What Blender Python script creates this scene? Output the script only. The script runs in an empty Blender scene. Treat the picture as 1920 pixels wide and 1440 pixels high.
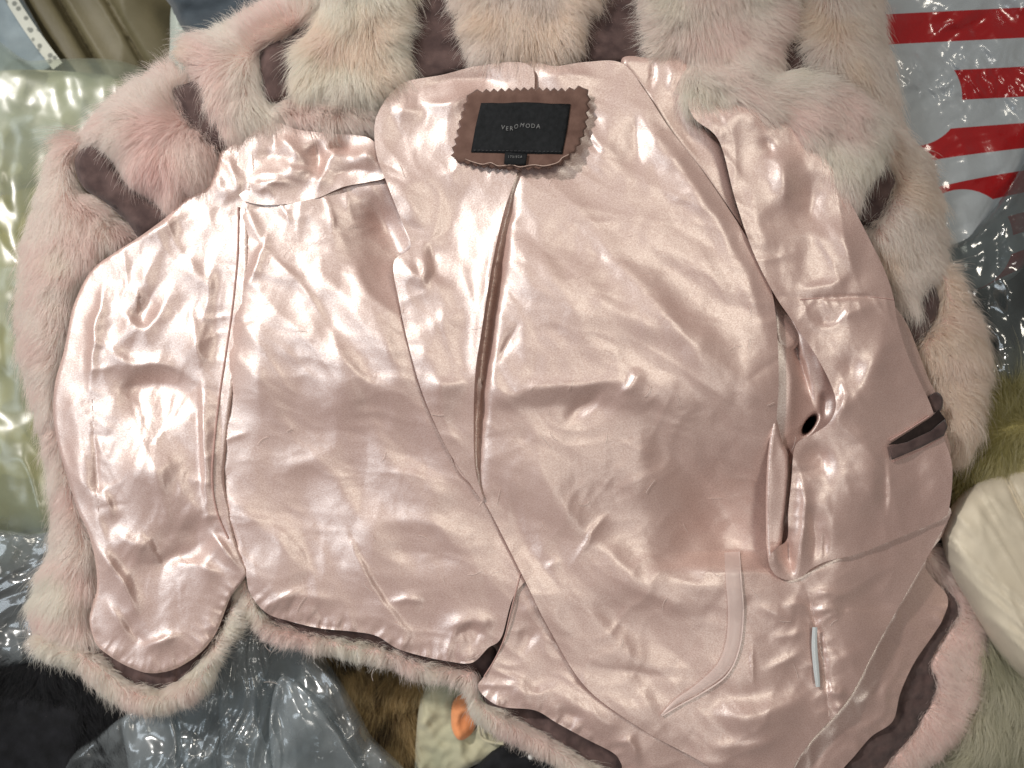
import bpy, math, random
import numpy as np
from mathutils import Vector
from mathutils.geometry import delaunay_2d_cdt
from mathutils.kdtree import KDTree

random.seed(7)
RNG = np.random.default_rng(7)
sc = bpy.context.scene
COL = sc.collection
PX = 1.0 / 3000.0          # one modelling unit = 1/3 mm
CAMZ = 1500.0              # camera height above the lining, in modelling units

# ------------------------------------------------------------------ camera
cd = bpy.data.cameras.new('Camera')
cam = bpy.data.objects.new('Camera', cd); COL.objects.link(cam)
cam.location = (0, 0, CAMZ * PX)
cd.sensor_width = 36.0
cd.lens = 18.0 / (960.0 / CAMZ)
cd.clip_start = 0.01; cd.clip_end = 50
cd.dof.use_dof = True
cd.dof.focus_distance = (CAMZ - 25) * PX
cd.dof.aperture_fstop = 4.2
sc.camera = cam

# ------------------------------------------------------------------ world and lamps
w = bpy.data.worlds.new('World'); sc.world = w; w.use_nodes = True
bg = w.node_tree.nodes['Background']
bg.inputs[0].default_value = (1.0, 0.97, 0.93, 1); bg.inputs[1].default_value = 0.12

def lamp(name, loc, aim, energy, color, sx, sy=None):
    l = bpy.data.lights.new(name, 'AREA'); l.energy = energy; l.color = color
    l.shape = 'RECTANGLE'; l.size = sx; l.size_y = sy or sx
    o = bpy.data.objects.new(name, l); COL.objects.link(o); o.location = loc
    o.rotation_euler = (Vector(aim) - Vector(loc)).to_track_quat('-Z', 'Y').to_euler()
    return o
sl = bpy.data.lights.new('ceiling_spot', 'SPOT'); sl.energy = 112; sl.color = (1.0, 0.955, 0.90)
sl.spot_size = math.radians(27); sl.spot_blend = 0.6; sl.shadow_soft_size = 0.05
so = bpy.data.objects.new('ceiling_spot', sl); COL.objects.link(so); so.location = (-1.04, 0.85, 1.22)
so.rotation_euler = (Vector((-0.16, 0.05, 0))-Vector(so.location)).to_track_quat('-Z', 'Y').to_euler()
lamp('overhead_panel', (0.55, 0.62, 2.0), (0.1, 0.1, 0), 14, (1.0, 0.925, 0.80), 0.6, 0.35)
lamp('overhead_panel', (0.62, -0.85, 2.0), (0.1, -0.1, 0), 5, (1.0, 0.95, 0.88), 0.5, 0.25)  # added lamp, unseen, placed to put highlights on the lower lining
lamp('window_light', (-1.15, -0.15, 1.25), (-0.1, 0, 0), 7, (0.82, 0.92, 1.0), 0.5, 0.8)

sc.view_settings.view_transform = 'Standard'
sc.view_settings.look = 'None'
sc.view_settings.exposure = -0.22
sc.view_settings.gamma = 1.0
sc.view_settings.use_curve_mapping = False
sc.cycles.max_bounces = 10
sc.cycles.diffuse_bounces = 4
sc.cycles.glossy_bounces = 4
sc.cycles.transmission_bounces = 6
sc.cycles.transparent_max_bounces = 24
sc.cycles.sample_clamp_indirect = 4.0
sc.cycles.use_denoising = True
sc.cycles_curves.shape = 'RIBBONS'
sc.cycles_curves.subdivisions = 2

# ------------------------------------------------------------------ numeric helpers
def _hash(ix, iy, seed):
    h = (ix.astype(np.int64) * 374761393 + iy.astype(np.int64) * 668265263 + seed * 1442695041) & 0x7fffffff
    h = ((h ^ (h >> 13)) * 1274126177) & 0x7fffffff
    return ((h ^ (h >> 16)) & 0xffff) / 65535.0

def pn(x, y, seed=0):
    """gradient noise about -0.7 .. 0.7"""
    x = np.asarray(x, float); y = np.asarray(y, float)
    ix = np.floor(x); iy = np.floor(y); fx = x - ix; fy = y - iy
    u = fx*fx*fx*(fx*(fx*6-15)+10); v = fy*fy*fy*(fy*(fy*6-15)+10)
    def g(dx, dy):
        a = _hash(ix+dx, iy+dy, seed) * 2*math.pi
        return np.cos(a)*(fx-dx) + np.sin(a)*(fy-dy)
    n0 = g(0,0)*(1-u) + g(1,0)*u
    n1 = g(0,1)*(1-u) + g(1,1)*u
    return n0*(1-v) + n1*v

def fbm(x, y, seed=0, octv=3):
    s = 0; a = 1.0
    for k in range(octv):
        s = s + a*pn(x*2**k, y*2**k, seed+17*k); a *= 0.5
    return s

def rot(x, y, deg):
    c, s = math.cos(math.radians(deg)), math.sin(math.radians(deg))
    return c*x + s*y, -s*x + c*y

def wrinkle(x, y, deg, lx, ly, seed, sharp=1.0):
    """soft ridges running along direction deg (image degrees, y down); length lx, spacing ly"""
    a, b = rot(x, y, deg)
    b = b + ly*0.8*pn(a/(lx*0.7), b/(ly*2.0), seed+5)
    n = pn(a/lx, b/ly, seed)
    r = 1 - np.minimum(1, np.abs(n)*2.2)
    mask = np.clip(0.5 + 1.3*pn(a/(lx*1.3), b/(ly*2.2), seed+9), 0, 1)
    return (r**(1.5*sharp)) * mask

def tri(t):
    return np.abs((t % 1.0) - 0.5)*2

def crumple(x, y, size, seed, n=5):
    """creased-film relief with flat facets and sharp ridges"""
    r = np.random.default_rng(seed); z = 0
    for k in range(n):
        th = r.uniform(0, math.pi); f = 1.0/(size*r.uniform(0.6, 1.8))
        wx = x + size*0.9*pn(x/(size*2.1), y/(size*2.1), seed+k*3)
        wy = y + size*0.9*pn(x/(size*2.1), y/(size*2.1), seed+k*3+1)
        m = np.clip(0.45+1.4*pn(x/(size*2.6), y/(size*2.6), seed+60+k), 0, 1)
        z = z + m*tri((wx*math.cos(th)+wy*math.sin(th))*f + r.uniform(0, 1))/f*0.12
    return z

def smooth(pts, step=5.0, closed=True):
    P = np.array(pts, float); n = len(P); out = []
    rng = range(n) if closed else range(n-1)
    for i in rng:
        if closed:
            p0, p1, p2, p3 = P[i-1], P[i], P[(i+1) % n], P[(i+2) % n]
        else:
            p0, p1, p2, p3 = P[max(i-1, 0)], P[i], P[i+1], P[min(i+2, n-1)]
        L = np.linalg.norm(p2-p1); k = max(1, int(L/step))
        for t in np.arange(k)/k:
            out.append(0.5*((2*p1)+(-p0+p2)*t+(2*p0-5*p1+4*p2-p3)*t*t+(-p0+3*p1-3*p2+p3)*t**3))
    if not closed: out.append(P[-1])
    return np.array(out)

def seg_dist(x, y, poly, closed):
    """distance to polyline, signed side and parameter along it (0..1)"""
    P = np.asarray(poly, float)
    A = P if closed else P[:-1]
    B = np.roll(P, -1, 0) if closed else P[1:]
    L = np.linalg.norm(B-A, axis=1); cum = np.concatenate([[0], np.cumsum(L)]); tot = cum[-1]
    best = np.full(x.shape, 1e9); side = np.zeros(x.shape); par = np.zeros(x.shape)
    for i in range(len(A)):
        if L[i] < 1e-9: continue
        dx, dy = (B[i]-A[i])/L[i]
        rx = x-A[i, 0]; ry = y-A[i, 1]
        t = np.clip(rx*dx+ry*dy, 0, L[i])
        d = np.hypot(rx-t*dx, ry-t*dy)
        m = d < best
        best[m] = d[m]; side[m] = np.sign(dx*ry-dy*rx)[m]; par[m] = ((cum[i]+t)/tot)[m]
    return best, side, par

def inside(x, y, poly):
    P = np.asarray(poly); r = np.zeros(x.shape, bool); j = len(P)-1
    for i in range(len(P)):
        xi, yi = P[i]; xj, yj = P[j]
        if yi != yj:
            c = ((yi > y) != (yj > y)) & (x < (xj-xi)*(y-yi)/(yj-yi)+xi)
            r ^= c
        j = i
    return r

def sstep(t):
    t = np.clip(t, 0, 1); return t*t*(3-2*t)

def folds_z(x, y, folds):
    """fold = (points, height, width, kind) ; g soft ridge, c crisp ridge, s step up on the right-hand side of travel"""
    z = np.zeros(x.shape)
    for f in folds:
        pts, amp, wd = f[0], f[1], f[2]; kind = f[3] if len(f) > 3 else 'g'
        if kind == 'g': wd *= 1.25
        P = smooth(pts, 14, False)
        lo = P.min(0)-wd*4; hi = P.max(0)+wd*4
        m = (x > lo[0]) & (x < hi[0]) & (y > lo[1]) & (y < hi[1])
        if not m.any(): continue
        xm, ym = x[m], y[m]
        xm = xm + wd*0.35*pn(xm/(wd*3), ym/(wd*3), 3); ym = ym + wd*0.35*pn(xm/(wd*3), ym/(wd*3), 4)
        d, s, p = seg_dist(xm, ym, P, False)
        tap = sstep(np.clip(np.minimum(p, 1-p)/0.42, 0, 1))*0.95+0.05
        if kind == 'g':
            rr = wd*0.30; ws = np.where(s*np.sign(pts[0][0]-pts[-1][0]+0.1) > 0, wd*0.75, wd*1.5)
            v = np.exp(-(np.sqrt(d*d+rr*rr)-rr)/ws)*np.exp(-(d/(wd*2.6))**2)*tap
        elif kind == 'c': v = np.exp(-d/wd*1.2)*tap
        else:
            v = (0.5+0.5*np.tanh(s*d/wd*2.0))*np.exp(-(d/(wd*3.2))**2)*tap
        z[m] += amp*v
    return z

def world(x, y, z):
    """modelling units (x right, y towards the viewer, z up) -> metres; positions are those seen at depth z"""
    k = (CAMZ-z)/CAMZ
    return np.stack([(x-960)*k*PX, (720-y)*k*PX, z*PX], -1)

# ------------------------------------------------------------------ object helpers
def link(o, parent=None, **props):
    COL.objects.link(o)
    if parent is not None: o.parent = parent
    for k, v in props.items(): o[k] = v
    return o

def mesh_obj(name, verts, faces, mat, parent=None, smooth_=True, **props):
    me = bpy.data.meshes.new(name)
    me.from_pydata([tuple(v) for v in verts], [], [tuple(f) for f in faces])
    if mat: me.materials.append(mat)
    if smooth_: me.polygons.foreach_set('use_smooth', [True]*len(me.polygons))
    me.update()
    return link(bpy.data.objects.new(name, me), parent, **props)

def empty(name, loc, label, cat, group=None):
    o = bpy.data.objects.new(name, None); o.location = loc; o.empty_display_size = 0.02
    link(o); o['label'] = label; o['category'] = cat
    if group: o['group'] = group
    return o

def tri_sheet(outline, sp=6.0, sm=True, closed_step=None):
    B = smooth(outline, closed_step or sp) if sm else np.array(outline, float)
    lo, hi = B.min(0), B.max(0)
    ys = np.arange(lo[1], hi[1], sp*0.866); pts = []
    for i, yy in enumerate(ys):
        xs = np.arange(lo[0]+(i % 2)*sp/2, hi[0], sp)
        pts.append(np.stack([xs, np.full(xs.shape, yy)], 1))
    G = np.concatenate(pts); G = G + RNG.uniform(-0.12, 0.12, G.shape)*sp
    m = inside(G[:, 0], G[:, 1], B); G = G[m]
    d, _, _ = seg_dist(G[:, 0], G[:, 1], B, True)
    G = G[d > sp*0.5]
    V = np.concatenate([B, G]); n = len(B)
    r = delaunay_2d_cdt([Vector(p) for p in V], [(i, (i+1) % n) for i in range(n)], [list(range(n))], 1, 1e-4)
    V2 = np.array([(p.x, p.y) for p in r[0]]); F = [f for f in r[2] if len(f) == 3]
    F2 = []
    for a, b, c in F:
        ar = (V2[b, 0]-V2[a, 0])*(V2[c, 1]-V2[a, 1])-(V2[b, 1]-V2[a, 1])*(V2[c, 0]-V2[a, 0])
        F2.append((a, c, b) if ar > 0 else (a, b, c))      # faces look up (+z), y is flipped
    return V2, F2, B

def edge_roll(d, wd, drop):
    t = np.clip(1-d/wd, 0, 1)
    return -drop*(1-np.sqrt(np.clip(1-t*t, 0, 1)))

def sheet(name, outline, zf, mat, parent=None, sp=6.0, roll=(18, 12), sink=(), sm=True, thick=0, uvf=None, pucker=None, **props):
    V, F, B = tri_sheet(outline, sp, sm)
    x, y = V[:, 0], V[:, 1]
    z = zf(x, y)
    d, _, _ = seg_dist(x, y, B, True)
    if roll: z = z + edge_roll(d, *roll)
    if pucker:
        line, amp, wl, reach = pucker
        L_ = smooth(line, 6, False); dp, _, pp = seg_dist(x, y, L_, False)
        tot = np.linalg.norm(np.diff(L_, axis=0), axis=1).sum()
        fall = np.exp(-(dp/reach))*np.exp(-(dp/(reach*2.2))**2)
        z = z+amp*fall*(pn(pp*tot/wl, dp/(reach*1.5), 77)*1.6+0.5*pn(pp*tot/(wl*0.45), dp/reach, 78))-0.6*amp*np.exp(-dp/8.0)
    for poly, dep in sink:
        S = smooth(poly, 12); ins = inside(x, y, S); ds, _, _ = seg_dist(x, y, S, True)
        z = z - dep*sstep((np.where(ins, ds, -ds)+4)/30.0)
    o = mesh_obj(name, world(x, y, z), F, mat, parent, **props)
    if uvf is not None:
        uv = o.data.uv_layers.new(name='UVMap'); U = uvf(x, y)
        li = np.empty(len(o.data.loops), int); o.data.loops.foreach_get('vertex_index', li)
        uv.data.foreach_set('uv', U[li].astype(np.float32).ravel())
    if thick:
        md = o.modifiers.new('thickness', 'SOLIDIFY'); md.thickness = thick*PX; md.offset = -1
    return o

# ------------------------------------------------------------------ materials
def newmat(name):
    m = bpy.data.materials.new(name); m.use_nodes = True
    nt = m.node_tree; return m, nt, nt.nodes['Principled BSDF'], nt.nodes['Material Output']

def nnode(nt, typ, **inp):
    n = nt.nodes.new(typ)
    for k, v in inp.items():
        if k.startswith('_'): setattr(n, k[1:], v)
        else: n.inputs[k.replace('__', ' ')].default_value = v
    return n

def noise_tex(nt, scale, detail=3, rough=0.5, coord=None, stretch=None):
    tc = nnode(nt, 'ShaderNodeTexCoord')
    src = tc.outputs['Object']
    if stretch:
        mp = nnode(nt, 'ShaderNodeMapping'); mp.inputs['Scale'].default_value = stretch[:3]
        mp.inputs['Rotation'].default_value = (0, 0, stretch[3] if len(stretch) > 3 else 0)
        nt.links.new(src, mp.inputs[0]); src = mp.outputs[0]
    n = nnode(nt, 'ShaderNodeTexNoise', Scale=scale, Detail=detail, Roughness=rough)
    nt.links.new(src, n.inputs['Vector']); return n

def ramp(nt, src, stops, interp='LINEAR'):
    r = nt.nodes.new('ShaderNodeValToRGB'); cr = r.color_ramp; cr.interpolation = interp
    while len(cr.elements) < len(stops): cr.elements.new(0.5)
    for e, (p, c) in zip(cr.elements, stops):
        e.position = p; e.color = (*c, 1) if len(c) == 3 else c
    nt.links.new(src, r.inputs[0]); return r

def add_bumps(nt, bsdf, specs):
    prev = None
    for src, strength, dist in specs:
        b = nnode(nt, 'ShaderNodeBump', Strength=strength, Distance=dist)
        nt.links.new(src, b.inputs['Height'])
        if prev: nt.links.new(prev.outputs[0], b.inputs['Normal'])
        prev = b
    nt.links.new(prev.outputs[0], bsdf.inputs['Normal'])

def satin_mat(name, col1, col2, rough=0.46):
    m, nt, b, out = newmat(name)
    n1 = noise_tex(nt, 14, 3); r = ramp(nt, n1.outputs[0], [(0.3, col1), (0.7, col2)])
    nt.links.new(r.outputs[0], b.inputs['Base Color'])
    b.inputs['Roughness'].default_value = 0.6
    b.inputs['Specular IOR Level'].default_value = 0.3
    b.inputs['Sheen Weight'].default_value = 0.1
    g = nnode(nt, 'ShaderNodeBsdfAnisotropic', Color=(0.97, 0.90, 0.85, 1), Roughness=rough, Anisotropy=0.2)
    tv = nnode(nt, 'ShaderNodeCombineXYZ', X=0.85, Y=-0.52, Z=0.0); nt.links.new(tv.outputs[0], g.inputs['Tangent'])
    mx = nnode(nt, 'ShaderNodeMixShader', Fac=0.39)
    nt.links.new(b.outputs[0], mx.inputs[1]); nt.links.new(g.outputs[0], mx.inputs[2]); nt.links.new(mx.outputs[0], out.inputs[0])
    fine = noise_tex(nt, 900, 1, stretch=(1, 1.8, 1, 0.5))
    add_bumps(nt, b, [(fine.outputs[0], 0.22, 0.0004)])
    spk = noise_tex(nt, 1150, 1, stretch=(1, 1.5, 1, 0.6))
    rg = ramp(nt, spk.outputs[0], [(0.36, (0.62, 0.57, 0.53)), (0.64, (1.0, 0.98, 0.95))])
    nt.links.new(rg.outputs[0], g.inputs['Color'])
    nt.links.new(b.inputs['Normal'].links[0].from_socket, g.inputs['Normal'])
    return m

SATIN = satin_mat('pink_satin', (0.55, 0.338, 0.294), (0.61, 0.395, 0.342))

def cloth_mat(name, c1, c2, scale=60, rough=0.85, bump=0.3, bdist=0.0006, sheen=0.3, fine=900):
    m, nt, b, out = newmat(name)
    n1 = noise_tex(nt, scale, 4); r = ramp(nt, n1.outputs[0], [(0.3, c1), (0.72, c2)])
    nt.links.new(r.outputs[0], b.inputs['Base Color'])
    b.inputs['Roughness'].default_value = rough
    b.inputs['Sheen Weight'].default_value = sheen
    b.inputs['Specular IOR Level'].default_value = 0.25
    n2 = noise_tex(nt, fine, 2)
    add_bumps(nt, b, [(n1.outputs[0], 0.2, 0.004), (n2.outputs[0], bump, bdist)])
    return m

SUEDE = cloth_mat('brown_suede', (0.048, 0.029, 0.028), (0.122, 0.078, 0.072), 110, 0.95, 0.5, 0.0005, 0.15, 1400)
SKIN = cloth_mat('fur_backing', (0.68, 0.47, 0.43), (0.76, 0.56, 0.50), 60, 0.95)
BLACKLABEL = cloth_mat('black_woven_label', (0.006, 0.007, 0.008), (0.013, 0.014, 0.016), 300, 0.85, 0.4, 0.0003, 0.0, 2200)
LETTER = cloth_mat('grey_label_thread', (0.13, 0.13, 0.13), (0.22, 0.22, 0.22), 900, 0.7)
BLACKCLOTH = cloth_mat('black_cloth', (0.005, 0.005, 0.006), (0.013, 0.013, 0.016), 120, 0.85, 0.5, 0.0005, 0.03, 1000)
DARKHEAP = cloth_mat('dark_blanket', (0.010, 0.009, 0.008), (0.026, 0.022, 0.018), 30, 0.95)
NAVY = cloth_mat('slate_blue_cloth', (0.030, 0.042, 0.055), (0.055, 0.072, 0.088), 60, 0.8)
OLIVECLOTH = cloth_mat('olive_yellow_cloth', (0.32, 0.28, 0.10), (0.58, 0.50, 0.24), 12, 0.8)
TANCLOTH = cloth_mat('tan_cloth', (0.20, 0.14, 0.06), (0.40, 0.30, 0.14), 18, 0.8)
PALECLOTH = cloth_mat('pale_green_cloth', (0.36, 0.36, 0.25), (0.58, 0.52, 0.36), 16, 0.7)
CREAM = cloth_mat('cream_nylon', (0.66, 0.58, 0.45), (0.72, 0.64, 0.51), 25, 0.42, 0.12, 0.0003, 0.1, 1200)
QUILT = cloth_mat('grey_quilted_cloth', (0.20, 0.25, 0.28), (0.30, 0.36, 0.39), 50, 0.8)
LEATHER = cloth_mat('olive_leather', (0.115, 0.10, 0.055), (0.15, 0.13, 0.075), 30, 0.5, 0.25, 0.0004, 0.0, 500)
THREAD = cloth_mat('pink_thread', (0.50, 0.30, 0.27), (0.58, 0.36, 0.33), 900, 0.6)

def film_mat(name, tint, haze_col, haze=0.18, rough=0.09, gloss=0.12):
    m, nt, b, out = newmat(name); nt.nodes.remove(b)
    tr = nnode(nt, 'ShaderNodeBsdfTransparent', Color=(*tint, 1))
    df = nnode(nt, 'ShaderNodeBsdfDiffuse', Color=(*haze_col, 1))
    tl = nnode(nt, 'ShaderNodeBsdfTranslucent', Color=(*haze_col, 1))
    gl = nnode(nt, 'ShaderNodeBsdfGlossy', Color=(1, 1, 1, 1), Roughness=rough)
    hz = nnode(nt, 'ShaderNodeMixShader', Fac=0.5)
    nt.links.new(df.outputs[0], hz.inputs[1]); nt.links.new(tl.outputs[0], hz.inputs[2])
    m1 = nnode(nt, 'ShaderNodeMixShader', Fac=haze)
    nz = noise_tex(nt, 22, 4); r = ramp(nt, nz.outputs[0], [(0.3, (haze*0.5,)*3), (0.7, (haze*1.5,)*3)])
    nt.links.new(r.outputs[0], m1.inputs[0])
    nt.links.new(tr.outputs[0], m1.inputs[1]); nt.links.new(hz.outputs[0], m1.inputs[2])
    fr = nnode(nt, 'ShaderNodeLayerWeight', Blend=0.35)
    mul = nnode(nt, 'ShaderNodeMath', _operation='MULTIPLY_ADD'); mul.inputs[1].default_value = 0.6; mul.inputs[2].default_value = gloss
    nt.links.new(fr.outputs['Fresnel'], mul.inputs[0])
    m2 = nnode(nt, 'ShaderNodeMixShader')
    nt.links.new(mul.outputs[0], m2.inputs[0]); nt.links.new(m1.outputs[0], m2.inputs[1]); nt.links.new(gl.outputs[0], m2.inputs[2])
    bp = nnode(nt, 'ShaderNodeBump', Strength=0.2, Distance=0.003)
    n2 = noise_tex(nt, 45, 2, 0.5); nt.links.new(n2.outputs[0], bp.inputs['Height'])
    for s in (gl, df): nt.links.new(bp.outputs[0], s.inputs['Normal'])
    nt.links.new(bp.outputs[0], fr.inputs['Normal'])
    nt.links.new(m2.outputs[0], out.inputs[0]); return m

FILM = film_mat('clear_film', (0.93, 0.96, 0.97), (0.70, 0.76, 0.79), 0.27, 0.19, 0.05)
GREENFILM = film_mat('greenish_film', (0.90, 0.93, 0.86), (0.47, 0.54, 0.46), 0.34, 0.33, 0.045)
GREYFILM = film_mat('grey_film', (0.55, 0.58, 0.58), (0.30, 0.34, 0.34), 0.30, 0.14, 0.06)

def hair_mat(name, rough=0.45):
    m, nt, b, out = newmat(name); nt.nodes.remove(b)
    h = nt.nodes.new('ShaderNodeBsdfHairPrincipled')
    at = nnode(nt, 'ShaderNodeAttribute', _attribute_name='strand_color')
    h.inputs['Roughness'].default_value = rough
    h.inputs['Radial Roughness'].default_value = 0.6
    df = nnode(nt, 'ShaderNodeBsdfDiffuse'); tl = nnode(nt, 'ShaderNodeBsdfTranslucent')
    for s_ in (h, df, tl): nt.links.new(at.outputs['Color'], s_.inputs['Color'])
    m1 = nnode(nt, 'ShaderNodeMixShader', Fac=0.4); m2 = nnode(nt, 'ShaderNodeMixShader', Fac=0.3)
    nt.links.new(df.outputs[0], m1.inputs[1]); nt.links.new(tl.outputs[0], m1.inputs[2])
    nt.links.new(m1.outputs[0], m2.inputs[1]); nt.links.new(h.outputs[0], m2.inputs[2])
    nt.links.new(m2.outputs[0], out.inputs[0]); return m
HAIR = hair_mat('fur_hair')

# ------------------------------------------------------------------ fur
def flow_field(ctrl):
    C = np.array(ctrl, float); D = C[:, 2:4]/np.linalg.norm(C[:, 2:4], axis=1)[:, None]
    def f(x, y):
        wx = np.zeros(x.shape); wy = np.zeros(x.shape)
        for (cx, cy), (dx, dy) in zip(C[:, :2], D):
            wt = 1.0/((x-cx)**2+(y-cy)**2+400.0)**1.2
            wx += wt*dx; wy += wt*dy
        n = np.hypot(wx, wy)+1e-12
        return wx/n, wy/n
    return f

def grow(name, base, flow, n, length, cols, parent, lift=0.45, rad=0.30, seed=1, guard=0.11, wild=0.30, clump=0.38,
         clump_sp=10.0, npt=6, patch=130.0, droop=0.2, mat=None):
    """hair strands rooted on the mesh of `base`, combed along `flow`"""
    r = np.random.default_rng(seed)
    me = base.data; me.calc_loop_triangles()
    V = np.empty(len(me.vertices)*3); me.vertices.foreach_get('co', V); V = V.reshape(-1, 3)
    T = np.empty(len(me.loop_triangles)*3, int); me.loop_triangles.foreach_get('vertices', T); T = T.reshape(-1, 3)
    a, b, c = V[T[:, 0]], V[T[:, 1]], V[T[:, 2]]
    N = np.cross(b-a, c-a); A = np.linalg.norm(N, axis=1); 
    VN = np.zeros_like(V)
    for k in range(3): np.add.at(VN, T[:, k], N)
    VN /= np.linalg.norm(VN, axis=1)[:, None]+1e-12
    ti = r.choice(len(T), n, p=A/A.sum())
    u = r.random(n); v = r.random(n); s = u+v > 1; u[s] = 1-u[s]; v[s] = 1-v[s]; q = 1-u-v
    root = a[ti]*q[:, None]+b[ti]*u[:, None]+c[ti]*v[:, None]
    nor = VN[T[ti, 0]]*q[:, None]+VN[T[ti, 1]]*u[:, None]+VN[T[ti, 2]]*v[:, None]
    nor /= np.linalg.norm(nor, axis=1)[:, None]
    k = CAMZ/(CAMZ-root[:, 2]/PX)
    x = root[:, 0]/PX*k+960; y = 720-root[:, 1]/PX*k
    fx, fy = flow(x, y)
    ang = np.arctan2(fy, fx)
    ang = ang+0.7*pn(x/80, y/80, seed)+0.35*pn(x/26, y/26, seed+1)+r.normal(0, wild, n)*0.6
    L = length*(0.75+0.5*r.random(n))*(1+0.35*pn(x/55, y/55, seed+2))
    isg = r.random(n) < guard
    L[isg] *= 1.5
    lf = np.clip(lift+0.35*pn(x/40, y/40, seed+3)+r.normal(0, 0.12, n), 0.08, 1.2)
    d = np.stack([np.cos(ang), -np.sin(ang), np.zeros(n)], 1)
    d = d-nor*(d*nor).sum(1)[:, None]; d /= np.linalg.norm(d, axis=1)[:, None]+1e-9
    lat = np.cross(nor, d)
    cur = r.normal(0, 0.28, n)+0.6*pn(x/20, y/20, seed+4)
    P = np.zeros((n, npt, 3)); P[:, 0] = root
    st = (L*PX/(npt-1))[:, None]
    for i in range(1, npt):
        t = (i-0.5)/(npt-1)
        up = (lf*(1.5-1.3*t))[:, None]
        tg = d*(0.55+0.6*t)+nor*up+lat*(cur*(t-0.25)*1.3)[:, None]
        tg[:, 2] -= droop*t
        tg /= np.linalg.norm(tg, axis=1)[:, None]
        P[:, i] = P[:, i-1]+tg*st
    # clumps
    m = max(4, int(A.sum()*0.5/(clump_sp*PX)**2))
    gi = r.choice(n, min(m, n), replace=False)
    kd = KDTree(len(gi))
    for j, g in enumerate(gi): kd.insert(root[g], j)
    kd.balance()
    near = np.array([kd.find(p)[1] for p in root])
    G = P[gi][near]; tt = np.linspace(0, 1, npt)[None, :, None]
    off = (root-root[gi][near])[:, None, :]
    cf = (clump*(0.5+0.5*r.random(n)))[:, None, None]*(~isg)[:, None, None]
    tgt = G+off*(1-0.8*tt)
    P = P*(1-cf*tt)+tgt*cf*tt
    # colour : patches of dye, strand variation
    cols = np.array(cols, float)
    pv = np.clip(0.5+0.6*fbm(x/patch, y/patch, seed+8, 2), 0, 0.999)*(len(cols)-1)
    i0 = pv.astype(int); i0 = np.minimum(i0, len(cols)-2) if len(cols) > 1 else i0*0
    f = (pv-i0)[:, None]
    cc = cols[i0]*(1-f)+cols[np.minimum(i0+1, len(cols)-1)]*f
    cc = cc*(1+r.normal(0, 0.06, n))[:, None]
    cc[isg] = cc[isg]*0.5+0.5*cols.max(0)
    cc = np.clip(cc, 0.002, 0.93)
    hc = bpy.data.hair_curves.new(name)
    hc.add_curves([npt]*n)
    hc.attributes['position'].data.foreach_set('vector', P.astype(np.float32).ravel())
    ra = hc.attributes.get('radius') or hc.attributes.new('radius', 'FLOAT', 'POINT')
    prof = np.array([1.0, 0.95, 0.85, 0.7, 0.5, 0.12]) if npt == 6 else np.linspace(1, 0.12, npt)
    R = (rad*PX*(0.7+0.6*r.random(n)))[:, None]*prof[None]
    R[isg] *= 0.75
    ra.data.foreach_set('value', R.astype(np.float32).ravel())
    ca = hc.attributes.new('strand_color', 'FLOAT_COLOR', 'CURVE')
    ca.data.foreach_set('color', np.concatenate([cc, np.ones((n, 1))], 1).astype(np.float32).ravel())
    hc.materials.append(mat or HAIR)
    o = bpy.data.objects.new(name, hc)
    return link(o, parent, kind='stuff')

PINK = (0.94, 0.755, 0.71); PALE = (0.94, 0.835, 0.78); PEACH = (0.92, 0.78, 0.67); CREAMY = (0.95, 0.885, 0.80); ROSE = (0.92, 0.69, 0.65)

def poly_area(B):
    x, y = B[:, 0], B[:, 1]
    return abs(np.dot(x, np.roll(y, -1))-np.dot(y, np.roll(x, -1)))/2

FURSEED = [100]
def fur(name, outline, zf, flow, parent, roll=(45, 50), length=40, dens=0.7, cols=(PINK, PALE), sink=(), backing=None, strands='hair', grow_out=0, **kw):
    FURSEED[0] += 13
    if grow_out:
        B_ = smooth(outline, 8); T_ = np.roll(B_, -1, 0)-np.roll(B_, 1, 0); T_ /= np.linalg.norm(T_, axis=1)[:, None]+1e-9
        N_ = np.stack([T_[:, 1], -T_[:, 0]], 1)
        sg = 1 if not inside(*(B_+N_*2).T, B_).mean() > 0.5 else -1
        outline = [tuple(p) for p in (B_+sg*N_*grow_out)[::2]]
    base = sheet(name, outline, zf, backing or SKIN, parent, sp=9, roll=roll, sink=sink)
    n = int(poly_area(smooth(outline, 10))*dens)
    grow(strands, base, flow_field(flow), n, length, cols, base, seed=FURSEED[0], **kw)
    return base

# ================================================================== THE SETTING
def floor_z(x, y):
    d = ((x-930)/900)**2+((y-720)/640)**2
    return -560+360*np.exp(-d*0.9)+18*fbm(x/260, y/260, 4)
sheet('dark_blanket', [(-900, -900), (2820, -900), (2820, 2340), (-900, 2340)], floor_z, DARKHEAP, sp=60, roll=None, sm=False, kind='structure')

# ================================================================== THE JACKET
jacket = empty('fur_jacket', (0, 0, -0.05), 'pink fur jacket with brown suede strips, laid open to show its satin lining', 'jacket')
jacket.location = (0, 0, 0)

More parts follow.
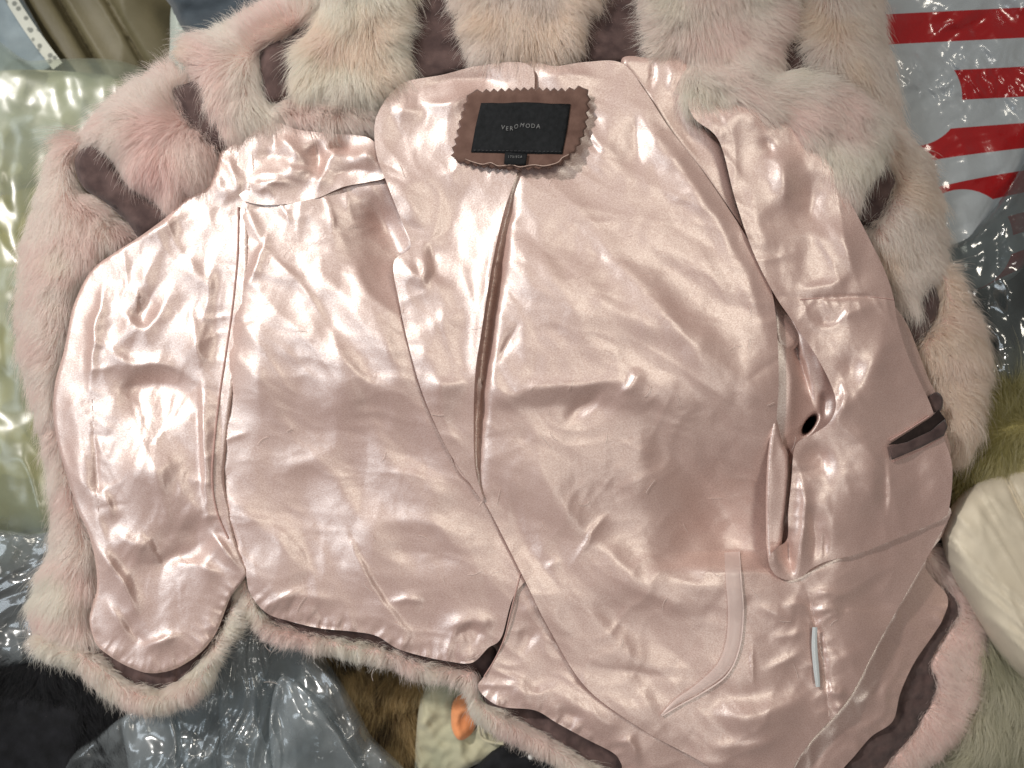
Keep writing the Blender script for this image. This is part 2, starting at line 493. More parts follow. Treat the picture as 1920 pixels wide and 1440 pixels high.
def R(x, y):
    # right front tilted away from the spot lamp, a shape made to darken it
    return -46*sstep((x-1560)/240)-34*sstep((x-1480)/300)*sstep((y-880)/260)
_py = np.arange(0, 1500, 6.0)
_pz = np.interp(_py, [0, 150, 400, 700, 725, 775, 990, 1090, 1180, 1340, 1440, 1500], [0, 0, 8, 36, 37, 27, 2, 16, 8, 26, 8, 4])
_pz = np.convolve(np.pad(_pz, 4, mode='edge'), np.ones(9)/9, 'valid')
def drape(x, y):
    # ridge, sag and lift across the back, shaped to give light and dark bands
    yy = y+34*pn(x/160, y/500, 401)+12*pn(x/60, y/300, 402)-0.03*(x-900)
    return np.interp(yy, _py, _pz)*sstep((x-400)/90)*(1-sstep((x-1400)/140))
def H(x, y):
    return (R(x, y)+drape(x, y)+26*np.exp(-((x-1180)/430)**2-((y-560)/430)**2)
            + 16*np.exp(-((x-300)/170)**2-((y-900)/300)**2)
            - 14*np.exp(-((x-620)/160)**2-((y-900)/300)**2)
            + 20*np.exp(-((x-1640)/150)**2-((y-650)/260)**2))

A_OUT = [(447,385),(445,470),(437,560),(426,640),(411,740),(401,830),(396,900),(405,960),(428,1010),(458,1066),(468,1110),(498,1148),(540,1164),(600,1178),(660,1184),(705,1192),(745,1216),(795,1231),(840,1240),(875,1244),(893,1238),(915,1215),(940,1195),(962,1120),(1000,1060),(985,960),(930,800),(850,560),(800,380),(720,325),(690,342),(640,352),(590,372),(520,384)]
C_OUT = [(978,1062),(958,1140),(946,1196),(928,1236),(906,1270),(896,1288),(915,1312),(945,1326),(1003,1332),(1045,1356),(1100,1386),(1150,1412),(1165,1432),(1190,1480),(1420,1500),(1360,1400),(1200,1250),(1080,1090),(1020,1040)]
B1_OUT = [(702,238),(712,205),(735,172),(765,152),(830,140),(900,123),(985,119),(1002,165),(975,300),(968,330),(944,400),(922,500),(903,620),(891,700),(888,800),(891,880),(906,938),(880,905),(835,835),(795,745),(768,655),(748,565),(738,492),(770,462),(752,412),(722,335),(706,290)]
B2_OUT = [(985,119),(1040,124),(1100,116),(1165,118),(1208,168),(1252,236),(1308,308),(1350,368),(1392,432),(1430,500),(1450,560),(1458,640),(1460,720),(1455,800),(1450,860),(1444,960),(1442,1050),(1500,1040),(1600,1000),(1775,950),(1752,1020),(1718,1080),(1650,1200),(1590,1312),(1527,1382),(1487,1440),(1470,1500),(1400,1500),(1330,1438),(1210,1371),(1100,1290),(1030,1180),(980,1080),(905,935),(850,860),(850,700),(900,500),(940,320),(960,200)]
D_OUT = [(1293,186),(1340,190),(1378,196),(1440,216),(1500,241),(1545,290),(1590,370),(1632,452),(1660,510),(1676,560),(1682,600),(1700,660),(1722,710),(1742,752),(1760,800),(1780,850),(1786,890),(1780,950),(1768,972),(1700,1002),(1610,1038),(1552,1052),(1522,1066),(1503,1081),(1477,1088),(1452,1076),(1441,1050),(1455,1028),(1476,1010),(1478,960),(1484,900),(1488,848),(1497,828),(1524,814),(1553,794),(1567,764),(1561,728),(1532,670),(1492,610),(1452,552),(1412,472),(1378,372),(1348,264),(1302,222)]
F_OUT = [(1790,960),(1770,1000),(1735,1060),(1776,1118),(1768,1160),(1750,1190),(1714,1243),(1688,1300),(1674,1352),(1634,1381),(1600,1420),(1578,1445),(1540,1500),(1440,1500),(1500,1380),(1580,1250),(1640,1120),(1690,1000)]
J_OUT = [(467,268),(420,277),(404,317),(388,352),(348,372),(320,400),(267,440),(213,475),(171,507),(144,557),(133,592),(120,657),(103,720),(100,780),(110,840),(127,897),(147,960),(163,993),(177,1043),(182,1100),(173,1133),(168,1167),(180,1207),(203,1228),(236,1248),(277,1262),(317,1258),(350,1243),(383,1217),(407,1183),(424,1140),(435,1115),(456,1088),(462,1068),(440,1010),(432,960),(420,900),(425,820),(436,730),(448,640),(460,560),(466,470),(466,385),(480,320)]

# -- lining : base sheet under everything
UNDER = [(340,420),(470,300),(720,250),(900,150),(1160,140),(1300,200),(1480,260),(1620,480),(1690,650),(1740,850),(1740,1000),(1690,1150),(1640,1330),(1550,1440),(1250,1440),(960,1290),(880,1200),(700,1150),(520,1120),(440,1080),(360,1200),(240,1220),(200,1150),(190,980),(140,850),(150,620),(230,490)]
sheet('shell_backing', UNDER, lambda x, y: H(x, y)-120-420*np.exp(-((x-1512)/40)**2-((y-795)/45)**2), SATIN, jacket, sp=16, roll=(40, 30))

def tension(line, n, ang, ln, amp, wd, seed):
    # little pulls that start at a seam and fade out into the panel
    r = np.random.default_rng(seed); P = smooth(line, 6, False); out = []
    for i in range(n):
        k = int((i+0.15+0.7*r.random())/n*(len(P)-2)); p = P[k]
        a = math.radians(ang+r.normal(0, 22)); L = ln*r.uniform(0.5, 1.3); b = a+r.normal(0, 0.25)
        q = p+0.5*L*np.array([math.cos(a), math.sin(a)]); e = q+0.5*L*np.array([math.cos(b), math.sin(b)])
        st = p-0.35*L*np.array([math.cos(a), math.sin(a)])
        out.append(([tuple(st), tuple(p), tuple(q), tuple(e)], amp*r.uniform(0.4, 1.2)*(1 if r.random() < 0.65 else -1), wd*r.uniform(0.7, 1.4)))
    return out
SEAM_JA = [(447,388),(446,470),(438,560),(427,640),(412,740),(402,830),(398,900),(407,960),(440,1030)]
SLIT = [(968,335),(945,410),(925,510),(906,630),(894,760),(893,870)]
T_A = tension(SEAM_JA, 15, 28, 90, 4.5, 6, 301)+tension([(470,1110),(600,1178),(745,1216),(880,1242)], 12, -80, 70, 4, 6, 302)+tension([(455,380),(590,372),(700,335)], 9, 75, 90, 4.5, 6, 303)
T_J = tension(SEAM_JA, 14, 200, 70, 4, 6, 304)+tension([(172,600),(168,740),(178,850),(184,960)], 12, 10, 60, 4, 5, 305)+tension([(330,410),(267,450),(200,500)], 6, 70, 90, 4, 6, 306)
T_B = tension(SLIT, 9, 30, 90, 3.0, 6, 307)+tension([(1095,300),(1100,240),(1090,180)], 5, 35, 90, 4, 6, 308)+tension([(1525,1110),(1535,1180),(1548,1260),(1556,1350)], 10, 190, 60, 4.5, 5, 309)+tension([(1525,1110),(1535,1180),(1548,1260),(1556,1350)], 9, -15, 50, 4, 5, 310)+tension([(1250,240),(1350,370),(1430,500),(1458,640),(1455,800)], 9, 165, 90, 3.0, 7, 311)
T_D = tension([(1500,562),(1560,558),(1630,557),(1670,561)], 8, 85, 50, 4, 5, 312)+tension([(1345,264),(1378,372),(1412,472),(1470,580)], 8, 25, 70, 4, 6, 313)+tension([(1485,860),(1480,940),(1476,1010)], 6, 10, 60, 4.5, 6, 314)
T_B1 = tension([(705,290),(722,335),(752,412),(770,462)], 6, 20, 80, 4, 6, 315)+tension([(740,492),(748,565),(768,655),(795,745),(835,835)], 8, 10, 70, 3, 6, 316)+tension([(860,250),(880,300),(940,314)], 5, 110, 80, 4, 6, 317)
def zA(x, y):
    f = [([(480,420),(560,560),(680,760),(800,960),(930,1080)], 8, 34), ([(430,640),(540,800),(680,980),(820,1120)], 8, 32), ([(600,380),(680,560),(780,760),(890,920)], 7, 26), ([(410,900),(480,980),(600,1090)], 7, 22),
         ([(470,470),(520,520),(560,545)], 4, 18), ([(540,420),(560,480),(640,560),(700,640),(745,700)], 9, 30),
         ([(610,600),(650,680),(700,724),(770,716)], 8, 17), ([(455,560),(530,600),(620,640)], 5, 26),
         ([(600,720),(700,800),(790,870),(890,935)], -12, 46), ([(500,700),(560,840),(640,960),(720,1000)], -7, 46),
         ([(640,1010),(720,985),(820,985),(930,1050)], 7, 26), ([(640,960),(690,1075),(740,1150),(800,1222)], 6, 9, 's'),
         ([(720,1135),(760,1123),(800,1130)], 5, 8), ([(820,1178),(880,1168),(945,1163)], 10, 17), ([(850,1200),(885,1180),(915,1200)], -9, 12),
         ([(480,1130),(560,1120),(660,1130)], 4, 14), ([(690,1030),(800,1040),(900,1060)], -5, 22),
         ([(405,900),(412,980),(450,1050)], -14, 13), ([(440,400),(436,560),(412,740),(398,880)], -7, 7, 'c'),
         ([(500,860),(560,870),(650,830)], 5, 20), ([(590,375),(640,440),(660,500)], 5, 20), ([(700,350),(735,450),(790,560)], -34, 40), ([(660,470),(690,550),(745,592),(775,602)], 6, 14), ([(505,430),(475,510),(455,548)], 6, 7), ([(490,470),(560,530),(625,622)], 5, 9),
         ([(720,880),(800,900),(860,960)], 5, 22)]
    return H(x, y)-4+1.35*folds_z(x, y, f)+0.6*folds_z(x, y, T_A)+5*wrinkle(x, y, 48, 420, 110, 11, 1.4)+1.3*wrinkle(x, y, 12, 120, 34, 12)+5*pn(x/260, y/300, 13)+0.22*crumple(x, y, 170, 14)+0.19*crumple(x, y, 74, 15)+0.08*crumple(x, y, 30, 16)
def zC(x, y):
    f = [([(960,1150),(1000,1140),(1050,1120)], 5, 14), ([(930,1280),(1000,1305),(1060,1280)], 8, 14), ([(1000,1280),(1100,1330),(1180,1390)], 9, 20),
         ([(1140,1400),(1180,1390),(1200,1440)], 10, 10), ([(1040,1330),(1100,1350)], -6, 10), ([(970,1180),(1010,1200)], -5, 18)]
    return H(x, y)-2+folds_z(x, y, f)+4*wrinkle(x, y, 30, 90, 36, 21)+3*pn(x/140, y/140, 22)+0.2*crumple(x, y, 110, 23)
def zB1(x, y):
    f = [([(770,172),(840,150),(930,152),(975,165)], -9, 14), ([(775,192),(830,196),(880,178),(900,165)], 8, 10), ([(800,215),(760,205),(730,215)], 7, 14),
         ([(745,480),(760,500),(790,520),(800,470)], 7, 11), ([(790,540),(815,510),(800,440)], -8, 12), ([(720,300),(760,370),(800,450)], 7, 26),
         ([(790,712),(830,722),(893,722)], 6, 14), ([(880,300),(850,420),(830,560)], -6, 40), ([(800,620),(840,600),(890,610)], 4, 22),
         ([(966,340),(934,440),(910,560),(894,680),(882,800)], 8, 14), ([(880,160),(840,230),(850,300)], 5, 20), ([(770,560),(800,680),(850,800)], 5, 30)]
    return H(x, y)+19+1.25*folds_z(x, y, f)+0.5*folds_z(x, y, T_B1)+2*wrinkle(x, y, 80, 160, 60, 31)+5*pn(x/180, y/260, 32)+0.2*crumple(x, y, 170, 33)+0.17*crumple(x, y, 74, 34)+0.07*crumple(x, y, 30, 35)
def zB2(x, y):
    f = [([(1050,330),(1150,480),(1290,640),(1440,830)], 9, 26), ([(1180,180),(1290,330),(1400,520),(1452,720)], 9, 20), ([(990,380),(1050,560),(1150,700)], 6, 30),
         ([(930,760),(1020,900),(1120,1020),(1300,1150),(1450,1200)], 8, 28), ([(960,960),(1060,1100),(1180,1230),(1330,1330)], 7, 28), ([(910,860),(980,1000),(1050,1130)], -6, 26),
         ([(985,120),(995,150),(1000,175)], -7, 5, 'c'), ([(1000,150),(1060,140),(1140,150)], 5, 12),
         ([(972,325),(948,415),(928,510),(910,630),(896,760),(893,860),(905,940)], -44, 6), 
         ([(892,714),(950,742),(1000,728),(1080,722),(1140,714),(1185,728),(1232,752)], 8, 13), ([(900,760),(1000,770),(1100,760),(1200,780)], -6, 26),
         ([(1062,470),(1130,565),(1200,605),(1280,632)], 8, 22), ([(1150,500),(1250,590),(1330,650),(1400,742)], 7, 26), ([(1100,340),(1200,430),(1330,520),(1430,620)], 7, 36),
         ([(1040,380),(1120,480),(1190,540)], -6, 30), ([(976,600),(948,650),(928,690)], -5, 6), ([(1150,722),(1095,760),(1050,790)], -9, 15),
         ([(1205,690),(1180,725),(1160,745)], 6, 9),
         ([(1225,730),(1245,820),(1290,900),(1400,1000)], -20, 46), ([(1180,760),(1200,860),(1260,960)], 8, 34), ([(1260,1040),(1350,1060),(1430,1060)], 10, 24), ([(1240,960),(1330,1010),(1420,1020)], -12, 34),
         ([(1152,955),(1118,985),(1100,1018),(1072,1062)], 4.5, 7), ([(1055,1050),(1020,1068)], 2.5, 7),
         ([(1180,1040),(1260,1085),(1360,1105),(1450,1115)], 8, 24), ([(1150,1100),(1260,1150),(1400,1150)], -5, 30),
         ([(1100,1250),(1180,1262),(1285,1272)], -5, 11), ([(1120,1300),(1200,1330),(1290,1320)], 5, 20),
         ([(1300,1345),(1400,1345),(1490,1318),(1540,1280)], 13, 22), ([(1280,1300),(1400,1300),(1500,1290)], -8, 20),
         ([(1290,1385),(1370,1402),(1480,1380)], 10, 18), ([(1250,1440),(1330,1430),(1420,1450)], 8, 18),
         ([(1420,1262),(1460,1245),(1515,1215)], 6, 10), ([(1400,1130),(1450,1150),(1500,1170)], 6, 14), ([(1440,1195),(1490,1190),(1520,1180)], 5, 9), ([(1412,1200),(1410,1240),(1414,1290)], 4, 4, 'c'),
         ([(1500,1085),(1515,1110),(1522,1150),(1532,1180),(1545,1250),(1553,1320),(1556,1360)], -10, 6, 'c'),
         ([(1525,1110),(1560,1112),(1590,1120)], 6, 9), ([(1528,1150),(1560,1140),(1585,1150)], 6, 8), ([(1520,1135),(1490,1130),(1460,1140)], 5, 9),
         ([(1545,1290),(1570,1300),(1590,1290)], 7, 9), ([(1545,1240),(1580,1235),(1610,1210)], 5, 14), ([(1560,1330),(1590,1320)], 6, 8),
         ([(1600,1080),(1640,1130),(1640,1180)], -8, 40),
         ([(1200,200),(1190,260),(1210,330)], -6, 16), ([(1120,200),(1140,260),(1110,330)], 5, 20), ([(1150,160),(1200,220),(1280,330),(1370,450)], 7, 22)]
    shade_dip = -62*sstep((x-1195)/200)*sstep((y-745)/250)*(1-sstep((y-1030)/46))*(1-sstep((x-1470)/110))  # hollow shaped to darken the lower right, in place of a cast shadow
    return (H(x, y)+shade_dip+10+1.2*folds_z(x, y, f)+0.6*folds_z(x, y, T_B)+6*wrinkle(x, y, 42, 480, 120, 41, 1.4)*(1-0.5*sstep((y-660)/200))+1.2*wrinkle(x, y, 15, 130, 40, 42)
            + 1.8*wrinkle(x, y, 120, 120, 50, 44)*(0.3+0.7*sstep((y-600)/200))+8*pn(rot(x, y, 40)[0]/420, rot(x, y, 40)[1]/170, 43)+0.22*crumple(x, y, 190, 45)+0.20*crumple(x, y, 80, 46)+0.08*crumple(x, y, 30, 47))
def zD(x, y):
    f = [([(1345,205),(1400,215),(1450,235)], 7, 22), ([(1320,215),(1345,240),(1352,280)], 6, 14), ([(1460,270),(1468,340),(1470,420)], 11, 22), ([(1512,320),(1522,390),(1520,450)], -12, 24), ([(1560,400),(1590,470),(1610,530)], 9, 26),
         ([(1400,330),(1420,420),(1450,500)], 5, 18), ([(1440,250),(1445,300)], -6, 9),
         ([(1500,562),(1560,558),(1630,557),(1676,562)], -7, 5, 'c'), ([(1480,540),(1560,535),(1600,500)], 6, 12), ([(1530,575),(1560,610),(1590,575)], -7, 14), ([(1500,585),(1545,615),(1600,585),(1650,570)], 5, 10),
         ([(1660,580),(1650,650),(1620,720),(1570,790),(1505,850)], 10, 24), ([(1600,640),(1590,700),(1570,760)], -7, 22), ([(1575,690),(1585,740),(1570,790)], 6, 8),
         ([(1500,840),(1540,860),(1545,900)], -10, 16), ([(1492,850),(1508,920),(1504,1000),(1494,1078),(1480,1100)], 12, 9), ([(1476,985),(1478,1030),(1482,1064),(1488,1085)], -22, 7), ([(1446,960),(1450,1030),(1462,1076)], 10, 9), ([(1520,940),(1528,1010),(1520,1070)], -9, 10), ([(1530,900),(1560,980),(1550,1040)], 6, 20), ([(1546,990),(1548,1020),(1545,1050)], -5, 4, 'c'),
         ([(1600,830),(1630,900),(1620,980)], 6, 30), ([(1660,840),(1665,920),(1660,980)], -4, 5, 's')]
    return H(x, y)+30+1.35*folds_z(x, y, f)+0.6*folds_z(x, y, T_D)+4*wrinkle(x, y, 65, 300, 80, 51, 1.4)+5*pn(x/130, y/170, 52)+0.2*crumple(x, y, 130, 53)+0.17*crumple(x, y, 66, 54)+0.08*crumple(x, y, 28, 55)
def zF(x, y):
    f = [([(1600,1320),(1625,1312),(1640,1290)], 7, 9), ([(1590,1390),(1570,1370),(1560,1400)], 5, 14), ([(1660,1200),(1700,1215)], -3, 4, 'c'), ([(1680,1240),(1640,1340)], 4, 20)]
    return H(x, y)-18+folds_z(x, y, f)+4*wrinkle(x, y, 120, 90, 36, 61)+5*pn(x/90, y/90, 62)
def zJ(x, y):
    f = [([(330,410),(285,500),(240,600),(190,700)], 7, 22), ([(420,420),(390,560),(370,690)], 6, 18), ([(120,700),(150,820),(180,960),(230,1120)], 6, 16),
         ([(198,490),(192,560),(180,600),(174,660),(168,720),(168,760)], 9, 10), ([(172,760),(178,840),(182,900),(184,960)], -4, 5, 'c'),
         ([(186,620),(210,660),(250,685),(300,682),(350,700),(378,722)], 13, 16), ([(200,740),(270,720),(330,730),(372,760)], -20, 28), ([(205,560),(240,600),(270,620),(310,570),(325,520)], 8, 13),
         ([(230,560),(260,590),(300,530)], -8, 20), ([(340,470),(375,520),(395,560)], 6, 14), ([(350,560),(365,620),(380,700)], 7, 14),
         ([(384,980),(380,880),(376,790),(374,690)], 10, 7, 's'),
         ([(200,850),(270,880),(350,860)], 14, 42), ([(130,820),(150,880),(165,950)], 6, 16), ([(185,905),(200,940),(215,985)], 6, 10),
         ([(165,985),(200,1050),(240,1110),(275,1180)], 13, 15), ([(205,985),(250,1020),(290,1010)], 9, 16), ([(245,1050),(300,1060),(330,1040),(400,1080)], -11, 24), ([(300,1060),(370,1060),(440,1092)], 8, 12),
         ([(195,1110),(225,1170),(270,1205)], 8, 12), ([(250,1212),(300,1203),(352,1186)], 8, 10), ([(225,1150),(250,1190),(290,1210)], -5, 10), ([(350,960),(370,1010),(400,1050)], -10, 26),
         ([(390,990),(420,1030),(455,1075)], 9, 8), ([(250,450),(300,430),(350,390)], 7, 12), ([(400,310),(415,350),(440,380)], 6, 14), ([(420,280),(440,330),(445,380)], 6, 9)]
    return H(x, y)+1+1.45*folds_z(x, y, f)+0.6*folds_z(x, y, T_J)+4*wrinkle(x, y, 62, 300, 80, 71, 1.4)+1.5*wrinkle(x, y, 100, 110, 40, 73)+4*pn(x/140, y/170, 72)+0.2*crumple(x, y, 130, 74)+0.16*crumple(x, y, 66, 75)+0.08*crumple(x, y, 28, 76)

sheet('front_lining', F_OUT, zF, SATIN, jacket, sp=5, roll=None, sink=[(B2_OUT, 24)], pucker=([(1776,1118),(1768,1160),(1714,1243),(1688,1300),(1674,1352),(1634,1381),(1578,1445)], 6, 20, 22))
sheet('back_lining', A_OUT, zA, SATIN, jacket, sp=3.8, roll=None, sink=[(B1_OUT, 22), (B2_OUT, 22), (J_OUT, 5)], pucker=([(468,1110),(498,1148),(540,1164),(660,1184),(745,1216),(840,1240),(893,1238)], 6, 18, 22))
sheet('back_lining', C_OUT, zC, SATIN, jacket, sp=3.8, roll=None, sink=[(B2_OUT, 24)], pucker=([(896,1288),(915,1312),(945,1326),(1003,1332),(1100,1386),(1165,1432),(1190,1480)], 6, 20, 20))
sheet('sleeve_lining', J_OUT, zJ, SATIN, jacket, sp=3.8, roll=(5, 5), pucker=([(180,1207),(203,1228),(277,1262),(350,1243),(383,1217),(424,1140),(456,1088)], 6, 16, 22))
M_OUT = [(1165,112),(1215,107),(1258,94),(1290,102),(1298,150),(1296,190),(1304,225),(1350,270),(1382,380),(1414,480),(1454,560),(1500,630),(1470,660),(1430,600),(1340,460),(1250,320),(1180,200)]
def zM(x, y):
    f = [([(1222,105),(1224,140),(1215,175)], -8, 5, 'c'), ([(1250,100),(1262,140),(1250,180)], 7, 10), ([(1240,190),(1290,250),(1320,320)], -8, 16), ([(1280,110),(1285,160),(1290,210)], 6, 8)]
    return H(x, y)+4+folds_z(x, y, f)+4*pn(x/50, y/60, 82)
sheet('armhole_lining', M_OUT, zM, SATIN, jacket, sp=5, roll=(12, 10), sink=[(B2_OUT, 30), (D_OUT, 26)])
K_OUT = [(444,340),(446,295),(456,268),(484,238),(520,230),(560,243),(620,250),(690,258),(715,290),(724,330),(692,341),(642,351),(592,372),(520,384),(458,376)]
def zK(x, y):
    f = [([(455,340),(500,325),(545,330),(590,345)], 10, 11), ([(470,300),(520,290),(560,300)], -8, 12), ([(490,250),(530,262),(560,290),(590,330)], 12, 12), ([(590,260),(600,300),(592,340)], -22, 12),
         ([(640,280),(615,300),(600,340),(595,365)], 12, 10), ([(620,262),(640,275),(632,290)], -26, 11), ([(660,270),(700,300),(715,330)], 8, 14), ([(505,240),(515,262),(512,285)], -6, 7), ([(470,360),(500,352),(515,372)], 6, 6), ([(448,330),(480,345),(520,340),(560,350)], 8, 6), ([(520,300),(560,320),(590,318)], 9, 8), ([(650,300),(680,290),(712,300)], 7, 9), ([(610,330),(660,318),(715,325)], -8, 9)]
    return H(x, y)+10+folds_z(x, y, f)+5*pn(x/45, y/45, 92)
sheet('shoulder_lining', K_OUT, zK, SATIN, jacket, sp=4, roll=None)
B2_PANEL = sheet('back_lining', B2_OUT, zB2, SATIN, jacket, sp=3.8, roll=None, sink=[(D_OUT, 20)])
sheet('back_lining', B1_OUT, zB1, SATIN, jacket, sp=3.8, roll=None)
# sleeve opening : a funnel of lining
HO = [(1424,492),(1470,570),(1510,625),(1552,690),(1574,750),(1560,800),(1510,835),(1492,860),(1470,880),(1440,860),(1440,700),(1436,580)]
def zH(x, y):
    f = [([(1466,590),(1480,690),(1482,790),(1474,850)], 14, 16), ([(1462,560),(1484,620),(1503,690),(1529,770)], -26, 5), ([(1495,590),(1540,680),(1552,750)], 12, 13), ([(1546,730),(1546,790)], -10, 7)]
    a, b = rot(x-1517, y-796, 125)
    pit = np.exp(-((a/18)**2+(b/7.5)**2)**2)
    return H(x, y)-4+folds_z(x, y, f)-330*pit
sheet('sleeve_opening', HO, zH, SATIN, jacket, sp=2.6, roll=None)
G_OUT = [(1452,780),(1466,826),(1480,862),(1477,940),(1468,1000),(1462,1040),(1446,1062),(1438,1030),(1436,940),(1440,850)]
sheet('sleeve_opening', G_OUT, lambda x, y: H(x, y)+20+4*pn(x/30, y/60, 5), SATIN, jacket, sp=4, roll=(7, 8))
sheet('front_lining', D_OUT, zD, SATIN, jacket, sp=3.8, roll=None)
N_OUT = [(1672,575),(1700,606),(1722,660),(1742,712),(1757,742),(1768,790),(1782,850),(1750,860),(1700,760),(1670,640)]
sheet('front_lining', N_OUT, lambda x, y: H(x, y)+2+4*pn(x/40, y/40, 6), SATIN, jacket, sp=5, roll=(10, 10))

# ---- suede strips
def suede(outline, zf, roll=(22, 22), name='suede_strip', **kw):
    return sheet(name, outline, zf, SUEDE, jacket, sp=7, roll=roll, **kw)
def lump(x, y, s, k): return 8*pn(x/60, y/60, s)+k
suede([(140,300),(168,272),(202,288),(232,338),(282,376),(325,410),(268,448),(240,418),(195,378),(155,350)], lambda x, y: lump(x, y, 1, 4))
suede([(316,165),(346,158),(385,150),(410,200),(430,262),(425,285),(395,282),(362,246),(333,208)], lambda x, y: lump(x, y, 2, 16))
suede([(490,85),(545,66),(590,20),(610,50),(582,80),(566,110),(570,158),(520,195),(485,175)], lambda x, y: lump(x, y, 3, 12))
suede([(745,-40),(895,-40),(875,40),(880,100),(900,128),(830,146),(765,160),(750,80)], lambda x, y: lump(x, y, 4, 6))
suede([(1080,-40),(1250,-40),(1235,60),(1235,104),(1160,122),(1070,118),(1085,40)], lambda x, y: lump(x, y, 5, 6))
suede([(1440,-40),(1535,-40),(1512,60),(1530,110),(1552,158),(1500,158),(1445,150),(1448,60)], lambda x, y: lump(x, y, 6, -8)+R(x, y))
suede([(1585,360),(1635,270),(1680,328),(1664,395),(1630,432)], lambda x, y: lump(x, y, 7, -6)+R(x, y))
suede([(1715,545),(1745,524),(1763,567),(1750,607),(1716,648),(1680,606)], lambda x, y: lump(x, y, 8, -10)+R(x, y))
suede([(148,1206),(200,1215),(277,1240),(350,1226),(405,1160),(432,1100),(440,1120),(419,1176),(395,1220),(361,1264),(320,1290),(283,1296),(240,1284),(198,1246)], lambda x, y: lump(x, y, 9, -16)+9*pn(x/11, y/40, 9)+3*np.sin(x/5.0+3*pn(x/40, y/40, 2)), (10, 10))
suede([(440,1078),(470,1100),(540,1140),(660,1160),(745,1195),(840,1220),(925,1212),(922,1268),(860,1262),(780,1246),(720,1222),(640,1204),(560,1190),(495,1168)], lambda x, y: lump(x, y, 10, -20)+9*pn(x/13, y/40, 19)+2.5*np.sin(x/6.0+3*pn(x/40, y/40, 2)), (10, 10))
suede([(896,1270),(930,1295),(1010,1312),(1100,1360),(1200,1430),(1210,1480),(1140,1452),(1085,1424),(1020,1380),(955,1344),(905,1312)], lambda x, y: lump(x, y, 11, -20)+8*pn(x/15, y/30, 29), (12, 12))
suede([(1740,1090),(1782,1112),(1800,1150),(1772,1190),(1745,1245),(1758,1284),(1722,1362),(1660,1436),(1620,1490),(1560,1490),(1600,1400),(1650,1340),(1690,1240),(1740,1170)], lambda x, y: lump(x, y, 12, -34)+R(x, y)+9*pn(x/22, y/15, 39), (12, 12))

# ---- fur stripes
fur('fur_stripe', [(48,560),(66,440),(92,350),(110,296),(130,262),(165,262),(140,300),(150,354),(190,388),(230,424),(255,450),(222,485),(182,515),(156,560),(145,600),(132,660),(115,720),(112,780),(122,840),(140,900),(158,960),(176,995),(190,1045),(195,1100),(184,1135),(180,1170),(190,1214),(150,1222),(100,1208),(80,1186),(72,1130),(88,1080),(114,1000),(108,920),(94,820),(70,740),(54,650)],
    lambda x, y: lump(x, y, 21, 2)-40*np.clip((130-x)/130, 0, 1)**2,
    [(90,320,-0.5,1),(180,400,0.1,1),(60,600,-0.7,0.9),(130,560,-0.5,1),(80,780,-0.5,1),(110,1000,-0.5,1),(100,1150,-0.6,0.9),(170,1180,0,1)], jacket, roll=(55, 70), cols=(ROSE, PINK, PALE, PINK, CREAMY, PINK))
fur('fur_stripe', [(172,268),(188,230),(230,190),(280,160),(315,140),(338,162),(346,200),(372,238),(414,268),(412,312),(398,356),(350,376),(334,408),(315,400),(292,366),(250,338),(224,300)],
    lambda x, y: lump(x, y, 22, 16), [(200,240,-0.9,0.6),(290,180,-0.6,-0.5),(280,300,-0.2,1),(350,330,0.2,1),(330,380,0.1,1)], jacket, roll=(60, 60), cols=(PINK, PALE, PINK, ROSE, PINK))
fur('fur_stripe', [(350,100),(380,75),(440,58),(480,30),(540,0),(590,-40),(606,6),(566,58),(500,82),(488,112),(498,182),(520,196),(600,196),(705,206),(712,228),(695,250),(600,250),(520,236),(462,266),(425,270),(400,242),(380,200),(372,150),(362,120)],
    lambda x, y: lump(x, y, 23, 22), [(370,90,-0.9,-0.2),(450,60,-0.6,-0.6),(560,10,-0.4,-0.6),(420,170,-0.3,1),(430,250,-0.2,1),(490,150,0.6,0.6),(550,215,0.4,0.8),(680,225,0.2,0.9)], jacket, roll=(50, 56), cols=(CREAMY, PALE, PINK, PEACH, PALE))
fur('fur_stripe', [(556,96),(578,60),(604,10),(606,-50),(768,-50),(764,60),(770,128),(755,165),(702,206),(600,200),(556,168),(552,112)],
    lambda x, y: lump(x, y, 24, 30), [(580,80,-0.9,0.3),(600,150,-0.5,0.9),(660,60,0.0,1),(740,60,0.9,0.4),(740,140,0.6,0.8),(660,170,0,1)], jacket, roll=(50, 56), cols=(PEACH, PALE, CREAMY, PEACH, PINK))
fur('fur_stripe', [(868,-50),(1112,-50),(1098,50),(1078,100),(1040,124),(985,120),(895,122),(872,60)],
    lambda x, y: lump(x, y, 25, 30), [(870,60,-1,0.3),(980,60,0,1),(1090,60,0.8,0.5),(900,110,-0.4,0.8),(1050,110,0.3,0.9)], jacket, roll=(45, 50), cols=(PALE, PEACH, PALE, PINK))
fur('fur_stripe', [(1220,-50),(1452,-50),(1468,40),(1455,90),(1450,138),(1480,148),(1540,158),(1600,182),(1648,230),(1640,284),(1618,332),(1590,376),(1538,304),(1492,257),(1432,232),(1370,214),(1296,196),(1284,104),(1222,104),(1222,50)],
    lambda x, y: lump(x, y, 26, 24)+26*sstep((y-110)/70), [(1220,40,-1,0.2),(1320,40,0,1),(1440,60,0.9,0.3),(1320,150,0.4,0.9),(1420,170,0.9,0.3),(1560,220,0.7,0.7),(1600,320,0.3,0.9)], jacket, roll=(40, 26), cols=(PALE, CREAMY, PALE, PINK, PALE))
